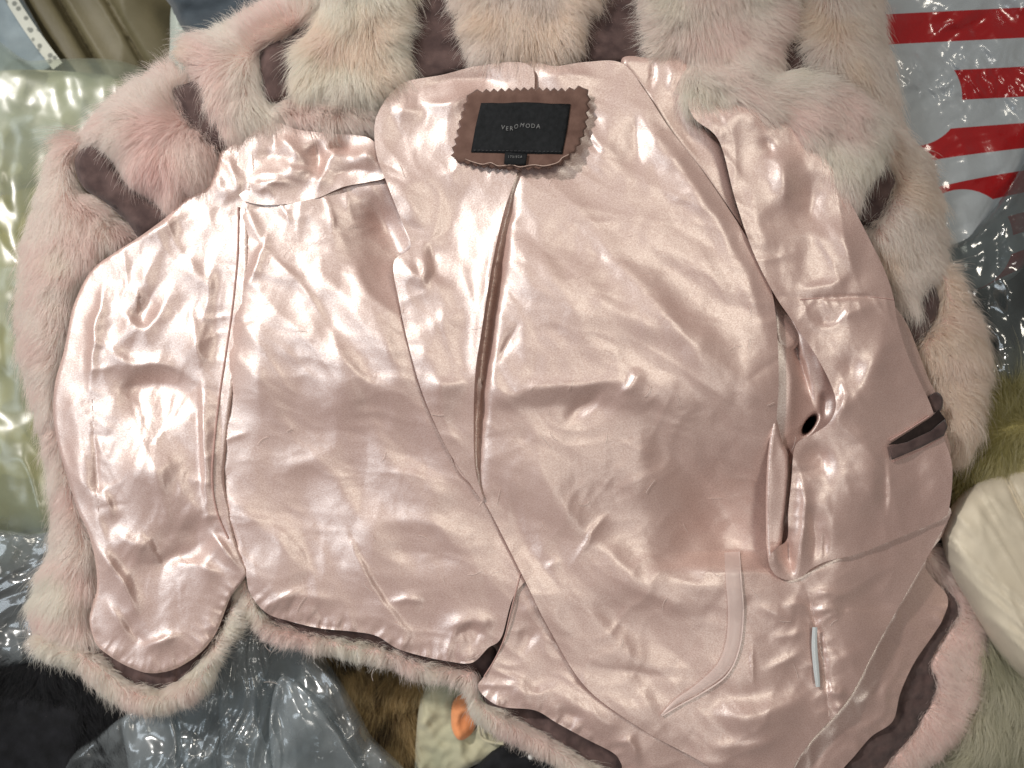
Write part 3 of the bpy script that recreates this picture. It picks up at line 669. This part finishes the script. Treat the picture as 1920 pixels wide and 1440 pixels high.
fur('fur_stripe', [(1518,-50),(1620,-50),(1640,60),(1660,150),(1685,250),(1725,300),(1745,370),(1765,490),(1758,520),(1735,542),(1720,592),(1688,604),(1672,560),(1648,500),(1628,440),(1652,402),(1674,342),(1650,284),(1652,232),(1600,182),(1540,152),(1508,100),(1494,60)],
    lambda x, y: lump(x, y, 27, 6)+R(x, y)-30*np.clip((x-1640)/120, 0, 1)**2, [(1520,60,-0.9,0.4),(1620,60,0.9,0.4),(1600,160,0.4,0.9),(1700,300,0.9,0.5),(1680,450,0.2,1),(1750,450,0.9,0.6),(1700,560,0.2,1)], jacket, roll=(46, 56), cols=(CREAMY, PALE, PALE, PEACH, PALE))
fur('fur_stripe', [(1758,510),(1776,508),(1802,560),(1830,620),(1842,680),(1840,740),(1830,780),(1815,824),(1796,856),(1784,858),(1776,820),(1764,780),(1748,730),(1718,652),(1750,612),(1764,570)],
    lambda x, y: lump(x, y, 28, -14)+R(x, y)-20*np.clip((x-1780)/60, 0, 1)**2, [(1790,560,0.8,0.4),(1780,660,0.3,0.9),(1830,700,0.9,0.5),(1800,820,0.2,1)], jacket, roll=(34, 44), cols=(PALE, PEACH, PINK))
# cuff, hem
fur('cuff_trim', [(60,1192),(105,1205),(155,1218),(198,1248),(240,1284),(283,1296),(320,1290),(361,1264),(395,1220),(419,1176),(438,1125),(448,1140),(428,1195),(404,1238),(384,1284),(342,1316),(293,1328),(236,1313),(190,1282),(140,1244),(105,1232),(68,1208)],
    lambda x, y: lump(x, y, 29, 0), [(80,1210,-0.5,0.8),(180,1270,-0.3,1),(290,1320,0,1),(370,1290,0.4,0.9),(430,1180,0.9,0.4)], jacket, roll=(12, 22), length=27, grow_out=0.01, lift=0.55, cols=(PALE, CREAMY, PINK, CREAMY), dens=0.7)
fur('hem_trim', [(436,1092),(452,1070),(476,1108),(497,1160),(560,1186),(650,1202),(722,1216),(782,1242),(865,1254),(893,1256),(896,1300),(906,1320),(955,1346),(1020,1382),(1085,1426),(1150,1460),(1120,1480),(1040,1425),(970,1388),(900,1345),(868,1280),(790,1264),(735,1242),(640,1222),(560,1206),(490,1182)],
    lambda x, y: lump(x, y, 30, -10), [(480,1160,-0.5,0.8),(640,1215,-0.15,1),(800,1255,-0.1,1),(880,1310,-0.5,0.8),(960,1370,-0.2,1),(1090,1450,-0.1,1)], jacket, roll=(12, 22), length=24, grow_out=0.01, lift=0.55, cols=(PALE, PINK, CREAMY, PINK), dens=0.7)
fur('hem_trim', [(1718,1045),(1745,1025),(1782,1060),(1814,1117),(1840,1172),(1842,1205),(1828,1293),(1800,1360),(1760,1405),(1715,1450),(1690,1500),(1620,1500),(1655,1440),(1684,1402),(1730,1330),(1752,1284),(1736,1250),(1772,1185),(1794,1148),(1776,1112)],
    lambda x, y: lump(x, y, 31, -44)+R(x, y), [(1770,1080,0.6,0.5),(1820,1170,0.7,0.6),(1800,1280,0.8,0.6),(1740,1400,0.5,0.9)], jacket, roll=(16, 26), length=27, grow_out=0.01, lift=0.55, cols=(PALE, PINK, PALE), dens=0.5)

# ---- label
def zig(pts, tooth=14.0, amp=6.5):
    P = np.array(pts, float); out = []
    for i in range(len(P)):
        a, b = P[i], P[(i+1) % len(P)]; L = np.linalg.norm(b-a); n = max(1, int(L/tooth)); t = (b-a)/L; nr = np.array([t[1], -t[0]])
        for k in range(n):
            out.append(a+(b-a)*k/n); out.append(a+(b-a)*(k+0.5)/n+nr*amp)
    return out
PATCH = [(884,174),(905,173),(990,169),(1060,171),(1094,165),(1102,178),(1099,212),(1094,245),(1080,275),(1058,300),(1040,309),(1000,314),(945,314),(900,309),(870,303),(852,296),(851,286),(860,255),(868,220),(877,190)]
def labz(x, y):
    base = np.where(x < 975, zB1(x, y), zB2(x, y)+10)
    u = (x-850)/250.0; v = (y-170)/145.0
    return 40+H(x, y)+4*np.sin(u*3.1)+5*pn(x/70, y/70, 8)+12*np.clip((x-1010)/80, 0, 1)*np.clip((y-240)/60, 0, 1)
PATCHSUEDE = cloth_mat('label_suede', (0.10, 0.054, 0.042), (0.165, 0.096, 0.076), 110, 0.95, 0.5, 0.0005, 0.15, 1400)
lab = sheet('label_patch', zig(PATCH), labz, PATCHSUEDE, jacket, sp=5, roll=(7, 2), sm=False, thick=2.5)
WOV = [(902,192),(985,191),(1070,196),(1068,215),(1061,255),(1054,289),(1000,288),(945,286),(883,286),(889,250),(897,212)]
wov = sheet('woven_label', [(902,193),(985,191.5),(1070,195),(1064,240),(1054.5,289),(1000,288),(945,287),(883,285.5),(891,240)], lambda x, y: labz(x, y)+3.2, BLACKLABEL, lab, sp=6, roll=(4, 1.5), sm=False, thick=2)
siz = sheet('size_tag', [(947,285),(989,288),(986,309.5),(945,308)], lambda x, y: labz(x, y)+6.0, BLACKLABEL, lab, sp=4, roll=(3, 1), sm=False, thick=1.5)
# stitched edge of woven label
def tube(name, pts, zf, rad, mat, parent, sides=6, step=6, **props):
    P = smooth(pts, step, False); z = zf(P[:, 0], P[:, 1]); W = world(P[:, 0], P[:, 1], z)
    T = np.gradient(W, axis=0); T /= np.linalg.norm(T, axis=1)[:, None]+1e-12
    up = np.array([0, 0, 1.0]); S = np.cross(T, up); S /= np.linalg.norm(S, axis=1)[:, None]+1e-9; U = np.cross(S, T)
    verts = []; faces = []
    for i in range(len(W)):
        for k in range(sides):
            a = 2*math.pi*k/sides
            verts.append(W[i]+(S[i]*math.cos(a)+U[i]*math.sin(a))*rad*PX)
    for i in range(len(W)-1):
        for k in range(sides):
            faces.append((i*sides+k, i*sides+(k+1) % sides, (i+1)*sides+(k+1) % sides, (i+1)*sides+k))
    return mesh_obj(name, verts, faces, mat, parent, **props)

def glyphs(name, items, zf, parent, mat, ext=0.4):
    """items: (char, x, y of baseline-left in modelling units, cap height, tilt degrees, width scale, slant)"""
    V = []; Fc = []
    for ch, x0, y0, h, tilt, ws, shear in items:
        cu = bpy.data.curves.new('glyph', 'FONT'); cu.body = ch; cu.size = 1.0; cu.extrude = 0.0; cu.resolution_u = 3
        ob = bpy.data.objects.new('glyph', cu); COL.objects.link(ob)
        bpy.context.view_layer.update()
        me = bpy.data.meshes.new_from_object(ob.evaluated_get(bpy.context.evaluated_depsgraph_get()))
        c, s = math.cos(math.radians(tilt)), math.sin(math.radians(tilt)); n0 = len(V)
        sc_ = h/0.70
        for v in me.vertices:
            lx = v.co.x*sc_*ws+v.co.y*sc_*shear; ly = v.co.y*sc_
            X = x0+lx*c+ly*s*1.0; Y = y0-(ly*c-lx*s)
            X = x0+lx*c-ly*s; Y = y0-(lx*s+ly*c)
            V.append((X, Y))
        for p in me.polygons: Fc.append([n0+i for i in p.vertices])
        bpy.data.objects.remove(ob); bpy.data.meshes.remove(me); bpy.data.curves.remove(cu)
    V = np.array(V); z = zf(V[:, 0], V[:, 1])
    return mesh_obj(name, world(V[:, 0], V[:, 1], z), Fc, mat, parent, smooth_=False)
glyphs('lettering', [('V',939,242,8.0,-8,1.0,0),('E',948,244.3,7.6,-4,0.95,0),('R',955.5,244.4,7.8,0,0.95,0.05),('O',963.2,241.2,8.0,4,0.85,0.25),('M',974,238.2,7.6,0,0.95,0.3),('O',985,239.6,8.0,0,0.95,0.05),('D',995.5,239.5,7.8,-2,0.95,0),('A',1005,240.5,8.4,-4,1.0,0)],
       lambda x, y: labz(x, y)+5.6, wov, LETTER)
xs = 952.0; it = []
for ch in '175/82A':
    wd = 4.1 if ch != '/' else 2.6
    it.append((ch, xs, 296.0, 4.6, 0, 0.9, 0.06)); xs += wd
glyphs('lettering', it, lambda x, y: labz(x, y)+8.4, siz, LETTER)
# pale raw edge along the lower rim of the patch
PALETHREAD = cloth_mat('raw_edge_thread', (0.42, 0.30, 0.25), (0.52, 0.38, 0.32), 900, 0.8)
tube('frayed_edge', [(872,298),(885,303),(905,308),(920,305),(935,311),(960,309),(975,313),(1000,309),(1020,311),(1045,305),(1054,296),(1066,290)], lambda x, y: labz(x, y)+2.5+1.2*np.sin(x*0.6), 0.9, PALETHREAD, lab, 5, 3)

DARKTHREAD = cloth_mat('label_thread', (0.02, 0.02, 0.022), (0.035, 0.035, 0.04), 900, 0.6)
for k in range(22):
    u = k/21.0; xa = 888+u*160; ya = 281.5+u*3.0
    tube('stitch', [(xa, ya), (xa+2.2, ya), (xa+4.4, ya+0.1)], lambda x, y: labz(x, y)+5.2, 0.7, DARKTHREAD, wov, 5, 2)
# ---- inner pocket with suede welt
pz = lambda x, y: H(x, y)+44
POCKETSHADE = cloth_mat('pocket_shade', (0.016, 0.010, 0.009), (0.03, 0.02, 0.018), 200, 0.95, 0.3, 0.0003, 0.0)  # near-black colour painted for the shade inside the pocket opening
welt = sheet('pocket_welt', [(1668,836),(1700,829),(1745,808),(1772,786),(1777,800),(1770,817),(1725,840),(1673,862)], lambda x, y: pz(x, y)+7, SUEDE, jacket, sp=4, roll=(5, 4), sm=False, thick=3)
mouth = sheet('pocket_mouth', [(1666,834),(1700,812),(1745,783),(1760,768),(1774,788),(1745,810),(1700,831)], lambda x, y: pz(x, y)-2, POCKETSHADE, welt, sp=4, roll=None, sm=False)
sheet('pocket_welt', [(1738,748),(1756,735),(1768,748),(1764,770),(1748,772),(1742,762)], lambda x, y: pz(x, y)-24, SUEDE, jacket, sp=4, roll=(5, 5), thick=3)
tube('seam_thread', [(1668,826),(1702,806),(1742,780)], lambda x, y: pz(x, y)-4, 1.0, THREAD, welt)
tube('seam_thread', [(1674,866),(1726,844),(1768,820)], lambda x, y: pz(x, y)-4, 1.0, THREAD, welt)

# ---- ribbon loop and care tag
rm, nt, b_, o_ = newmat('sheer_ribbon')
b_.inputs['Base Color'].default_value = (0.78, 0.64, 0.60, 1); b_.inputs['Roughness'].default_value = 0.3; b_.inputs['Alpha'].default_value = 0.5; b_.inputs['Sheen Weight'].default_value = 0.3
def ribbon(name, pts, wd, zf, mat, parent, step=6, nacross=5, **props):
    P = smooth(pts, step, False); T = np.gradient(P, axis=0); T /= np.linalg.norm(T, axis=1)[:, None]
    Nn = np.stack([-T[:, 1], T[:, 0]], 1); verts = []; faces = []
    for j in range(nacross):
        s = (j/(nacross-1)-0.5)
        Q = P+Nn*(wd*s if np.isscalar(wd) else (np.interp(np.linspace(0, 1, len(P)), np.linspace(0, 1, len(wd)), wd)*s)[:, None]); verts.append(world(Q[:, 0], Q[:, 1], zf(P[:, 0], P[:, 1])+2.0*(1-4*s*s)))
    n = len(P); V = np.concatenate(verts)
    for j in range(nacross-1):
        for i in range(n-1): faces.append((j*n+i, (j+1)*n+i, (j+1)*n+i+1, j*n+i+1))
    return mesh_obj(name, V, faces, mat, parent, **props)
def b2top(x, y):
    return zB2(x, y)+4
ribbon('hanger_ribbon', [(1372,1035),(1376,1090),(1380,1150),(1374,1210),(1352,1255),(1310,1290),(1270,1315),(1240,1342)], [28, 30, 30, 28, 22, 14, 5], b2top, rm, jacket)
tm, nt, b_, o_ = newmat('white_tag_film')
b_.inputs['Base Color'].default_value = (0.52, 0.55, 0.56, 1); b_.inputs['Roughness'].default_value = 0.22
ribbon('care_tag', [(1528,1176),(1527,1210),(1530,1250),(1534,1288)], [9, 11, 11, 8], lambda x, y: H(x, y)+36, tm, jacket, nacross=4)

RIB = cloth_mat('ribbon_edge', (0.62, 0.48, 0.44), (0.70, 0.56, 0.52), 200, 0.4)
rb = bpy.data.objects['hanger_ribbon']
tube('ribbon_edge', [(1386,1035),(1390,1090),(1394,1150),(1387,1215),(1364,1265),(1318,1299),(1276,1322),(1241,1343)], lambda x, y: b2top(x, y)+0.6, 1.6, RIB, rb)
SEAM = cloth_mat('dark_seam_thread', (0.42, 0.25, 0.22), (0.48, 0.30, 0.265), 900, 0.7)  # piping thread, deeper pink than the satin
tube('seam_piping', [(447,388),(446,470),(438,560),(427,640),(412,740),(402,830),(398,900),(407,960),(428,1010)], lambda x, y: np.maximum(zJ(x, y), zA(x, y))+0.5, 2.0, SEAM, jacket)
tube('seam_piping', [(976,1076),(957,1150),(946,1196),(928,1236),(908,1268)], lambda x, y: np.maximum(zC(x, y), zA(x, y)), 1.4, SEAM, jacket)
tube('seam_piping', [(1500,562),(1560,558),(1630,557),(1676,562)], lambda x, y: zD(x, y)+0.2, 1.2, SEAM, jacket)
# ---- stitched gathers along the seams
def stitches(pts, zf, n, parent, name='seam_stitch'):
    P = smooth(pts, 3, False); idx = np.linspace(2, len(P)-5, n).astype(int); 
    for i in idx:
        tube(name, [tuple(P[i]), tuple((P[i]+P[i+3])/2), tuple(P[i+3])], lambda x, y: zf(x, y)+0.4, 0.8, RIB, parent, 5, 3)
stitches([(172,745),(177,830),(182,900),(184,960)], zJ, 12, jacket)
stitches([(1522,1125),(1532,1180),(1545,1250),(1553,1320),(1556,1360)], zB2, 14, jacket)

# ---- loose fur hairs caught on the lining
def strays(n):
    r = np.random.default_rng(5); V = []; npt = 6
    P = np.zeros((n, npt, 3))
    for i in range(n):
        x = r.uniform(480, 1560); y = r.uniform(240, 1280)
        zf = zA if x < 720+(y-240)*0.22 else zB2
        if 840 < x < 1110 and y < 330: y += 150
        a = r.uniform(0, 6.28); L = r.uniform(14, 40); cv = r.normal(0, 0.5)
        for k in range(npt):
            P[i, k] = (x, y, 0); a += cv/npt*2; x += math.cos(a)*L/npt; y += math.sin(a)*L/npt
    X = P[..., 0].ravel(); Y = P[..., 1].ravel()
    Z = np.maximum(np.where(X < 760+(Y-240)*0.24, zA(X, Y), zB2(X, Y)), -100)+2.5
    Z = np.where(inside(X, Y, smooth(B1_OUT, 8)), zB1(X, Y)+2.5, Z)
    W = world(X, Y, Z)
    hc = bpy.data.hair_curves.new('loose_hair'); hc.add_curves([npt]*n)
    hc.attributes['position'].data.foreach_set('vector', W.astype(np.float32).ravel())
    ra = hc.attributes.get('radius') or hc.attributes.new('radius', 'FLOAT', 'POINT')
    ra.data.foreach_set('value', np.full(n*npt, 0.38*PX, np.float32))
    ca = hc.attributes.new('strand_color', 'FLOAT_COLOR', 'CURVE')
    ca.data.foreach_set('color', np.tile(np.array([0.92, 0.80, 0.74, 1.0], np.float32), n))
    hc.materials.append(HAIR)
    link(bpy.data.objects.new('loose_hair', hc), jacket, kind='stuff')
strays(70)

# ================================================================== THINGS AROUND THE JACKET
def leatherz(x, y):
    a, b = rot(x-110, y, 59)     # a runs along the seams
    g = 0
    for s in (-58, 0, 78, -2): g = g-26*np.exp(-((b+s)/6.0)**2)
    return -330+g+10*np.sin(b/26.0)-0.5*np.clip(x-230, 0, 200)
sheet('leather_cushion', [(20,-60),(340,-60),(345,40),(345,180),(120,170),(60,80)], leatherz, LEATHER, sp=7, roll=(20, 20), sm=False, thick=20, label='olive leather cushion with diagonal seams at the upper left', category='cushion')
qp = sheet('quilted_blanket', [(-60,-60),(8,-60),(45,0),(112,122),(60,150),(-60,160)], lambda x, y: -300+9*np.abs(np.sin((x*0.8+y)/26.0))*np.abs(np.sin((x-y*0.3)/40.0)), QUILT, sp=5, roll=(12, 14), sm=False, thick=10, label='grey blue quilted blanket with pale dotted trim in the upper left corner', category='blanket')
mt_, nt, b_, o_ = newmat('dotted_trim')
vo = nnode(nt, 'ShaderNodeTexVoronoi', Scale=190.0); tc = nnode(nt, 'ShaderNodeTexCoord'); nt.links.new(tc.outputs['Object'], vo.inputs['Vector'])
r_ = ramp(nt, vo.outputs['Distance'], [(0.28, (0.20, 0.21, 0.19)), (0.45, (0.55, 0.56, 0.50))]); nt.links.new(r_.outputs[0], b_.inputs['Base Color']); b_.inputs['Roughness'].default_value = 0.8
ribbon('trim', [(-10,-60),(22,0),(62,62),(108,124)], 22, lambda x, y: -284+0*x, mt_, qp)
sheet('denim_garment', [(300,-60),(620,-60),(600,10),(520,60),(450,90),(385,100),(345,60),(322,15)], lambda x, y: -190+24*fbm(x/120, y/60, 31)+10*wrinkle(x, y, 20, 120, 40, 32), NAVY, sp=7, roll=(40, 50), label='slate blue garment behind the top fur stripe on the left', category='garment')
PALEGREY = cloth_mat('pale_grey_film_cloth', (0.30, 0.34, 0.30), (0.46, 0.50, 0.46), 30, 0.4)
sheet('pale_wrap', [(322,10),(345,40),(380,90),(400,170),(345,190),(312,170),(318,90)], lambda x, y: -240+8*crumple(x, y, 30, 5)/4, PALEGREY, sp=5, roll=(16, 16), label='pale grey green wrap hanging behind the slate blue garment', category='wrap')

# left bag: film over an olive garment
def oliv(x, y): return -215+34*fbm(x/170, y/220, 51)+12*wrinkle(x, y, 75, 180, 60, 52)
LB = [(-80,128),(60,114),(190,110),(268,128),(330,165),(330,260),(230,420),(190,600),(180,800),(190,1000),(100,1022),(-80,1030)]
sheet('olive_garment', [(-80,400),(50,330),(230,330),(200,600),(190,960),(60,990),(-80,990)], oliv, OLIVECLOTH, sp=10, roll=(40, 40), label='olive yellow garment folded inside the greenish plastic bag on the left', category='garment')
sheet('pale_garment', [(-80,160),(200,140),(300,190),(260,350),(60,370),(-80,420)], lambda x, y: -210+26*fbm(x/110, y/80, 53), PALECLOTH, sp=10, roll=(40, 40), label='pale green garment in the upper part of the greenish plastic bag', category='garment')
sheet('plastic_bag', LB, lambda x, y: -168+30*fbm(x/190, y/230, 54)+14*wrinkle(x, y, 78, 340, 90, 57)+np.clip(0.2+1.6*pn(x/120, y/120, 58), 0, 1)*np.exp(-((y-260)/220)**2)*0.8*crumple(x, y, 46, 55)+0.2*crumple(x, y, 70, 59)+0.08*crumple(x, y, 26, 69), GREENFILM, sp=5, roll=(40, 60), label='large greenish translucent plastic bag along the left side of the jacket', category='plastic bag')

# clear bags lower left
def bagz(zb, s, a=1.0, c=(470, 1090)):
    def f(x, y):
        th = np.arctan2(y-c[1], x-c[0]); rr = np.hypot(x-c[0], y-c[1])
        wv = th*4.2+1.3*pn(x/150, y/150, s+4)
        fold = 1-np.abs(pn(wv, rr/260.0, s+5))*2.4
        fold2 = 1-np.abs(pn(wv*2.3+3, rr/130.0, s+6))*2.4
        loc = np.clip(-0.1+2.2*pn(x/100, y/150, s+9), 0, 1)
        return (zb+24*fbm(x/160, y/160, s)+a*np.clip(rr/260, 0.15, 1)*(15*fold+6*fold2)
                + 1.1*a*crumple(x, y, 110, s+1)+0.25*a*crumple(x, y, 44, s+3)+loc*a*1.1*crumple(x, y, 20, s+2))
    return f
sheet('plastic_bag', [(-80,1010),(60,1000),(140,985),(180,1060),(160,1150),(110,1240),(40,1250),(-80,1262)], bagz(-160, 61, 0.8, (180, 1000)), FILM, sp=3.5, roll=(18, 30), label='small clear crumpled plastic bag left of the fur cuff', category='plastic bag')
bl = sheet('black_garment', [(-80,1320),(30,1300),(120,1310),(165,1345),(150,1420),(100,1500),(-80,1500)], lambda x, y: -118+14*fbm(x/90, y/90, 71)+6*wrinkle(x, y, 30, 120, 40, 72), BLACKCLOTH, sp=7, roll=(24, 30), label='charcoal black woven garment in the lower left corner', category='garment')
BLK = (0.006, 0.006, 0.007); BLK2 = (0.02, 0.02, 0.022)
fur('black_fur', [(-80,1230),(60,1222),(140,1240),(260,1330),(270,1400),(150,1480),(100,1330),(-80,1330)], lambda x, y: -130+12*fbm(x/70, y/70, 73), [(0,1280,-0.3,1),(150,1330,0.6,0.8),(240,1390,0.4,1)], None, roll=(30, 30), length=40, dens=0.12, cols=(BLK, BLK2, BLK), backing=BLACKCLOTH)
o = bpy.data.objects['black_fur']; o['label'] = 'black fur garment under the plastic below the fur cuff'; o['category'] = 'garment'
sheet('plastic_bag', [(90,1500),(240,1330),(330,1230),(420,1150),(500,1125),(570,1180),(640,1280),(690,1370),(740,1500)], bagz(-150, 81, 1.0), FILM, sp=3.2, roll=(20, 40), label='clear crumpled plastic bag at the bottom between the cuff and the tan garment', category='plastic bag')
bag2 = [o for o in bpy.data.objects if o.name.startswith('plastic_bag') and 'bottom between' in o.get('label', '')][0]
for q, (fo, zz) in enumerate([([(232,1345),(300,1325),(335,1380),(322,1500),(262,1500),(236,1410)], -112), ([(415,1185),(470,1150),(505,1240),(480,1330),(525,1500),(432,1500),(410,1320)], -104),
                              ([(525,1270),(590,1310),(650,1400),(690,1500),(545,1500),(505,1390)], -116), ([(330,1290),(400,1230),(430,1330),(400,1420),(345,1440)], -122)]):
    sheet('film_fold', fo, (lambda b_: lambda x, y: b_(x, y))(bagz(zz, 181+7*q, 0.8)), FILM, bag2, sp=3.5, roll=(9, 16))
GREYBLUE = cloth_mat('grey_blue_lining', (0.010, 0.013, 0.015), (0.10, 0.13, 0.145), 22, 0.6)
sheet('grey_garment', [(240,1360),(420,1220),(520,1190),(600,1290),(680,1500),(200,1500)], lambda x, y: -190+26*fbm(x/110, y/110, 84)+10*wrinkle(x, y, 95, 160, 50, 85), GREYBLUE, sp=8, roll=(30, 30), label='grey blue garment seen through the bottom clear plastic bag', category='garment')
BRN = (0.06, 0.035, 0.015); TAN = (0.48, 0.34, 0.16)
fur('brown_fur', [(540,1170),(640,1190),(760,1225),(880,1250),(860,1320),(790,1360),(800,1500),(700,1500),(660,1330),(600,1240)], lambda x, y: -260+20*fbm(x/70, y/70, 91), [(640,1250,0.3,1),(740,1300,-0.2,1),(780,1420,0,1)], None, roll=(30, 30), length=60, dens=0.2, cols=(BLK, BRN, TAN, TAN, BRN, BLK, TAN), backing=TANCLOTH, patch=50, rad=0.6)
o = bpy.data.objects['brown_fur']; o['label'] = 'tan and black mottled fur garment below the centre of the hem'; o['category'] = 'garment'
pg = sheet('pale_garment', [(790,1300),(830,1262),(900,1270),(980,1370),(960,1410),(880,1440),(830,1490),(780,1480)], lambda x, y: -200+24*fbm(x/60, y/60, 94)+8*wrinkle(x, y, 100, 80, 30, 95), PALECLOTH, sp=5, roll=(20, 30), label='pale green garment with an orange patch under the hem', category='garment')
ORANGE = cloth_mat('orange_cloth', (0.80, 0.26, 0.09), (0.86, 0.36, 0.16), 40, 0.7)
sheet('orange_patch', [(852,1312),(872,1300),(888,1320),(894,1350),(884,1376),(862,1388),(848,1368),(846,1336)], lambda x, y: -182+24*fbm(x/60, y/60, 94)+8*wrinkle(x, y, 100, 80, 30, 95), ORANGE, pg, sp=4, roll=(8, 8))
tube('piping', [(905,1338),(898,1362),(904,1384),(925,1392),(945,1394)], lambda x, y: -176+24*fbm(x/60, y/60, 94)+8*wrinkle(x, y, 100, 80, 30, 95), 3.5, PALECLOTH, pg, 8)
bp = sheet('black_garment', [(840,1500),(900,1430),(970,1380),(1060,1410),(1130,1450),(1160,1500)], lambda x, y: -170+14*fbm(x/60, y/60, 96), BLACKCLOTH, sp=6, roll=(20, 30), label='black garment with a small pearl bead at the bottom edge', category='garment')
def bead(name, x, y, z, rad, mat, parent):
    import bmesh
    bm = bmesh.new(); bmesh.ops.create_uvsphere(bm, u_segments=16, v_segments=10, radius=rad*PX)
    me = bpy.data.meshes.new(name); bm.to_mesh(me); bm.free(); me.materials.append(mat)
    me.polygons.foreach_set('use_smooth', [True]*len(me.polygons))
    p = world(np.array([x]), np.array([y]), np.array([z]))[0]
    for v in me.vertices: v.co += Vector(p)
    return link(bpy.data.objects.new(name, me), parent)
pm, nt, b_, o_ = newmat('pearl'); b_.inputs['Base Color'].default_value = (0.75, 0.72, 0.68, 1); b_.inputs['Roughness'].default_value = 0.15; b_.inputs['Coat Weight'].default_value = 0.6
bead('pearl_bead', 995, 1419, -150, 6, pm, bp)

# striped shopping bag
sm_, nt, b_, o_ = newmat('red_white_plastic')
uvn = nnode(nt, 'ShaderNodeUVMap'); sp_ = nnode(nt, 'ShaderNodeSeparateXYZ'); nt.links.new(uvn.outputs[0], sp_.inputs[0])
RED = (0.42, 0.010, 0.012); WHT = (0.46, 0.50, 0.53)
fr_ = nnode(nt, 'ShaderNodeMath', _operation='FRACT'); nt.links.new(sp_.outputs[1], fr_.inputs[0])
cr_ = ramp(nt, fr_.outputs[0], [(0.0, WHT), (0.243, RED), (0.757, WHT)], 'CONSTANT')
cs_ = ramp(nt, sp_.outputs[0], [(0.0, (0, 0, 0)), (0.5, (1, 1, 1))], 'CONSTANT')
mx_ = nnode(nt, 'ShaderNodeMix', _data_type='RGBA'); nt.links.new(cs_.outputs[0], mx_.inputs[0])
mx_.inputs[6].default_value = (*WHT, 1); nt.links.new(cr_.outputs[0], mx_.inputs[7])
nt.links.new(mx_.outputs[2], b_.inputs['Base Color'])
b_.inputs['Roughness'].default_value = 0.28; b_.inputs['Coat Weight'].default_value = 1.0; b_.inputs['Coat Roughness'].default_value = 0.06
nz_ = noise_tex(nt, 60, 4, 0.6); add_bumps(nt, b_, [(nz_.outputs[0], 0.3, 0.003)])
nt.links.new(b_.inputs['Normal'].links[0].from_socket, b_.inputs['Coat Normal'])
def stripe_uv(x, y):
    s = y+(x-1740)*(0.05+0.30*np.clip((y-160)/225, 0, 2)**2)
    v = (s-51.0)/111.0+0.5
    d1 = np.hypot(x-1712, (y-182)*1.0)/92.0; d2 = np.hypot(x-1805, y-450)/95.0
    u = np.minimum(d1, d2)*0.5
    return np.stack([np.clip(u, 0, 1), v+4], 1)
sheet('striped_bag', [(1560,-80),(2000,-80),(2000,300),(1960,420),(1900,520),(1800,540),(1700,470),(1640,300),(1580,80)], lambda x, y: -150-0.10*(x-1600)+26*fbm(x/200, y/200, 101)+0.9*crumple(x, y, 110, 102)+0.7*crumple(x, y, 44, 103)+11*np.exp(-((y-150)/55)**2)*crumple(x, y, 18, 104)/6, sm_, sp=4, roll=(20, 20), uvf=stripe_uv, label='red and white striped glossy plastic bag at the upper right', category='plastic bag')
# grey film bag
sheet('plastic_bag', [(2000,200),(1925,300),(1868,385),(1800,452),(1740,470),(1740,540),(1790,620),(1820,720),(1900,740),(2000,700)], bagz(-140, 111, 0.6, (2050, 150)), GREYFILM, sp=4, roll=(18, 30), label='dark grey translucent plastic bag at the right edge below the striped bag', category='plastic bag')
sheet('black_garment', [(1740,470),(1870,400),(2000,280),(2000,760),(1840,760),(1780,650)], lambda x, y: -205+14*fbm(x/70, y/70, 114), BLACKCLOTH, sp=9, roll=(24, 30), label='black garment inside the dark grey plastic bag', category='garment')
OL1 = (0.30, 0.26, 0.09); OL2 = (0.56, 0.51, 0.27); OL3 = (0.74, 0.69, 0.48)
fur('olive_fur', [(1830,715),(1900,690),(2000,680),(2000,900),(1900,930),(1810,990),(1780,940),(1775,860),(1815,820)], lambda x, y: -130+16*fbm(x/70, y/70, 121), [(1850,760,-0.5,-0.9),(1900,720,0.2,-1),(1840,880,-0.3,1),(1900,860,0.1,0.9)], None, roll=(30, 40), length=62, dens=0.3, cols=(OL1, OL2, OL1, OL2, OL3), backing=OLIVECLOTH, wild=0.6)
o = bpy.data.objects['olive_fur']; o['label'] = 'olive green fur garment at the right edge above the cream sleeve'; o['category'] = 'garment'
GR1 = (0.46, 0.45, 0.32); GR2 = (0.68, 0.65, 0.52)
fur('pale_green_fur', [(1800,1160),(1860,1190),(1930,1270),(2000,1300),(2000,1520),(1780,1520),(1790,1400),(1815,1300)], lambda x, y: -150+16*fbm(x/70, y/70, 124), [(1850,1250,-0.2,1),(1900,1380,-0.3,1),(1820,1440,-0.5,0.8)], None, roll=(30, 40), length=75, dens=0.26, cols=(GR1, GR2, GR1, GR2), backing=PALECLOTH, wild=0.35)
o = bpy.data.objects['pale_green_fur']; o['label'] = 'pale green long haired fur garment in the lower right corner'; o['category'] = 'garment'
def padz(x, y):
    a, b = rot(x-1800, y-1000, 52)
    return -92+60*np.exp(-(b/150)**2)+0*a+8*wrinkle(x, y, 34, 280, 34, 131, 2.0)+6*wrinkle(x, y, 62, 220, 26, 132, 2.0)+0.25*crumple(x, y, 40, 134)-22*np.exp(-((rot(x-1880, y-880, 65)[1])/5)**2)+1.0*pn(x/40, y/40, 133)
ps = sheet('padded_sleeve', [(2000,840),(1930,868),(1880,885),(1825,908),(1790,940),(1768,985),(1768,1025),(1785,1080),(1815,1130),(1850,1190),(1890,1245),(1940,1290),(2000,1330)], padz, CREAM, sp=5, roll=(50, 90), label='cream padded nylon sleeve at the right edge', category='sleeve')
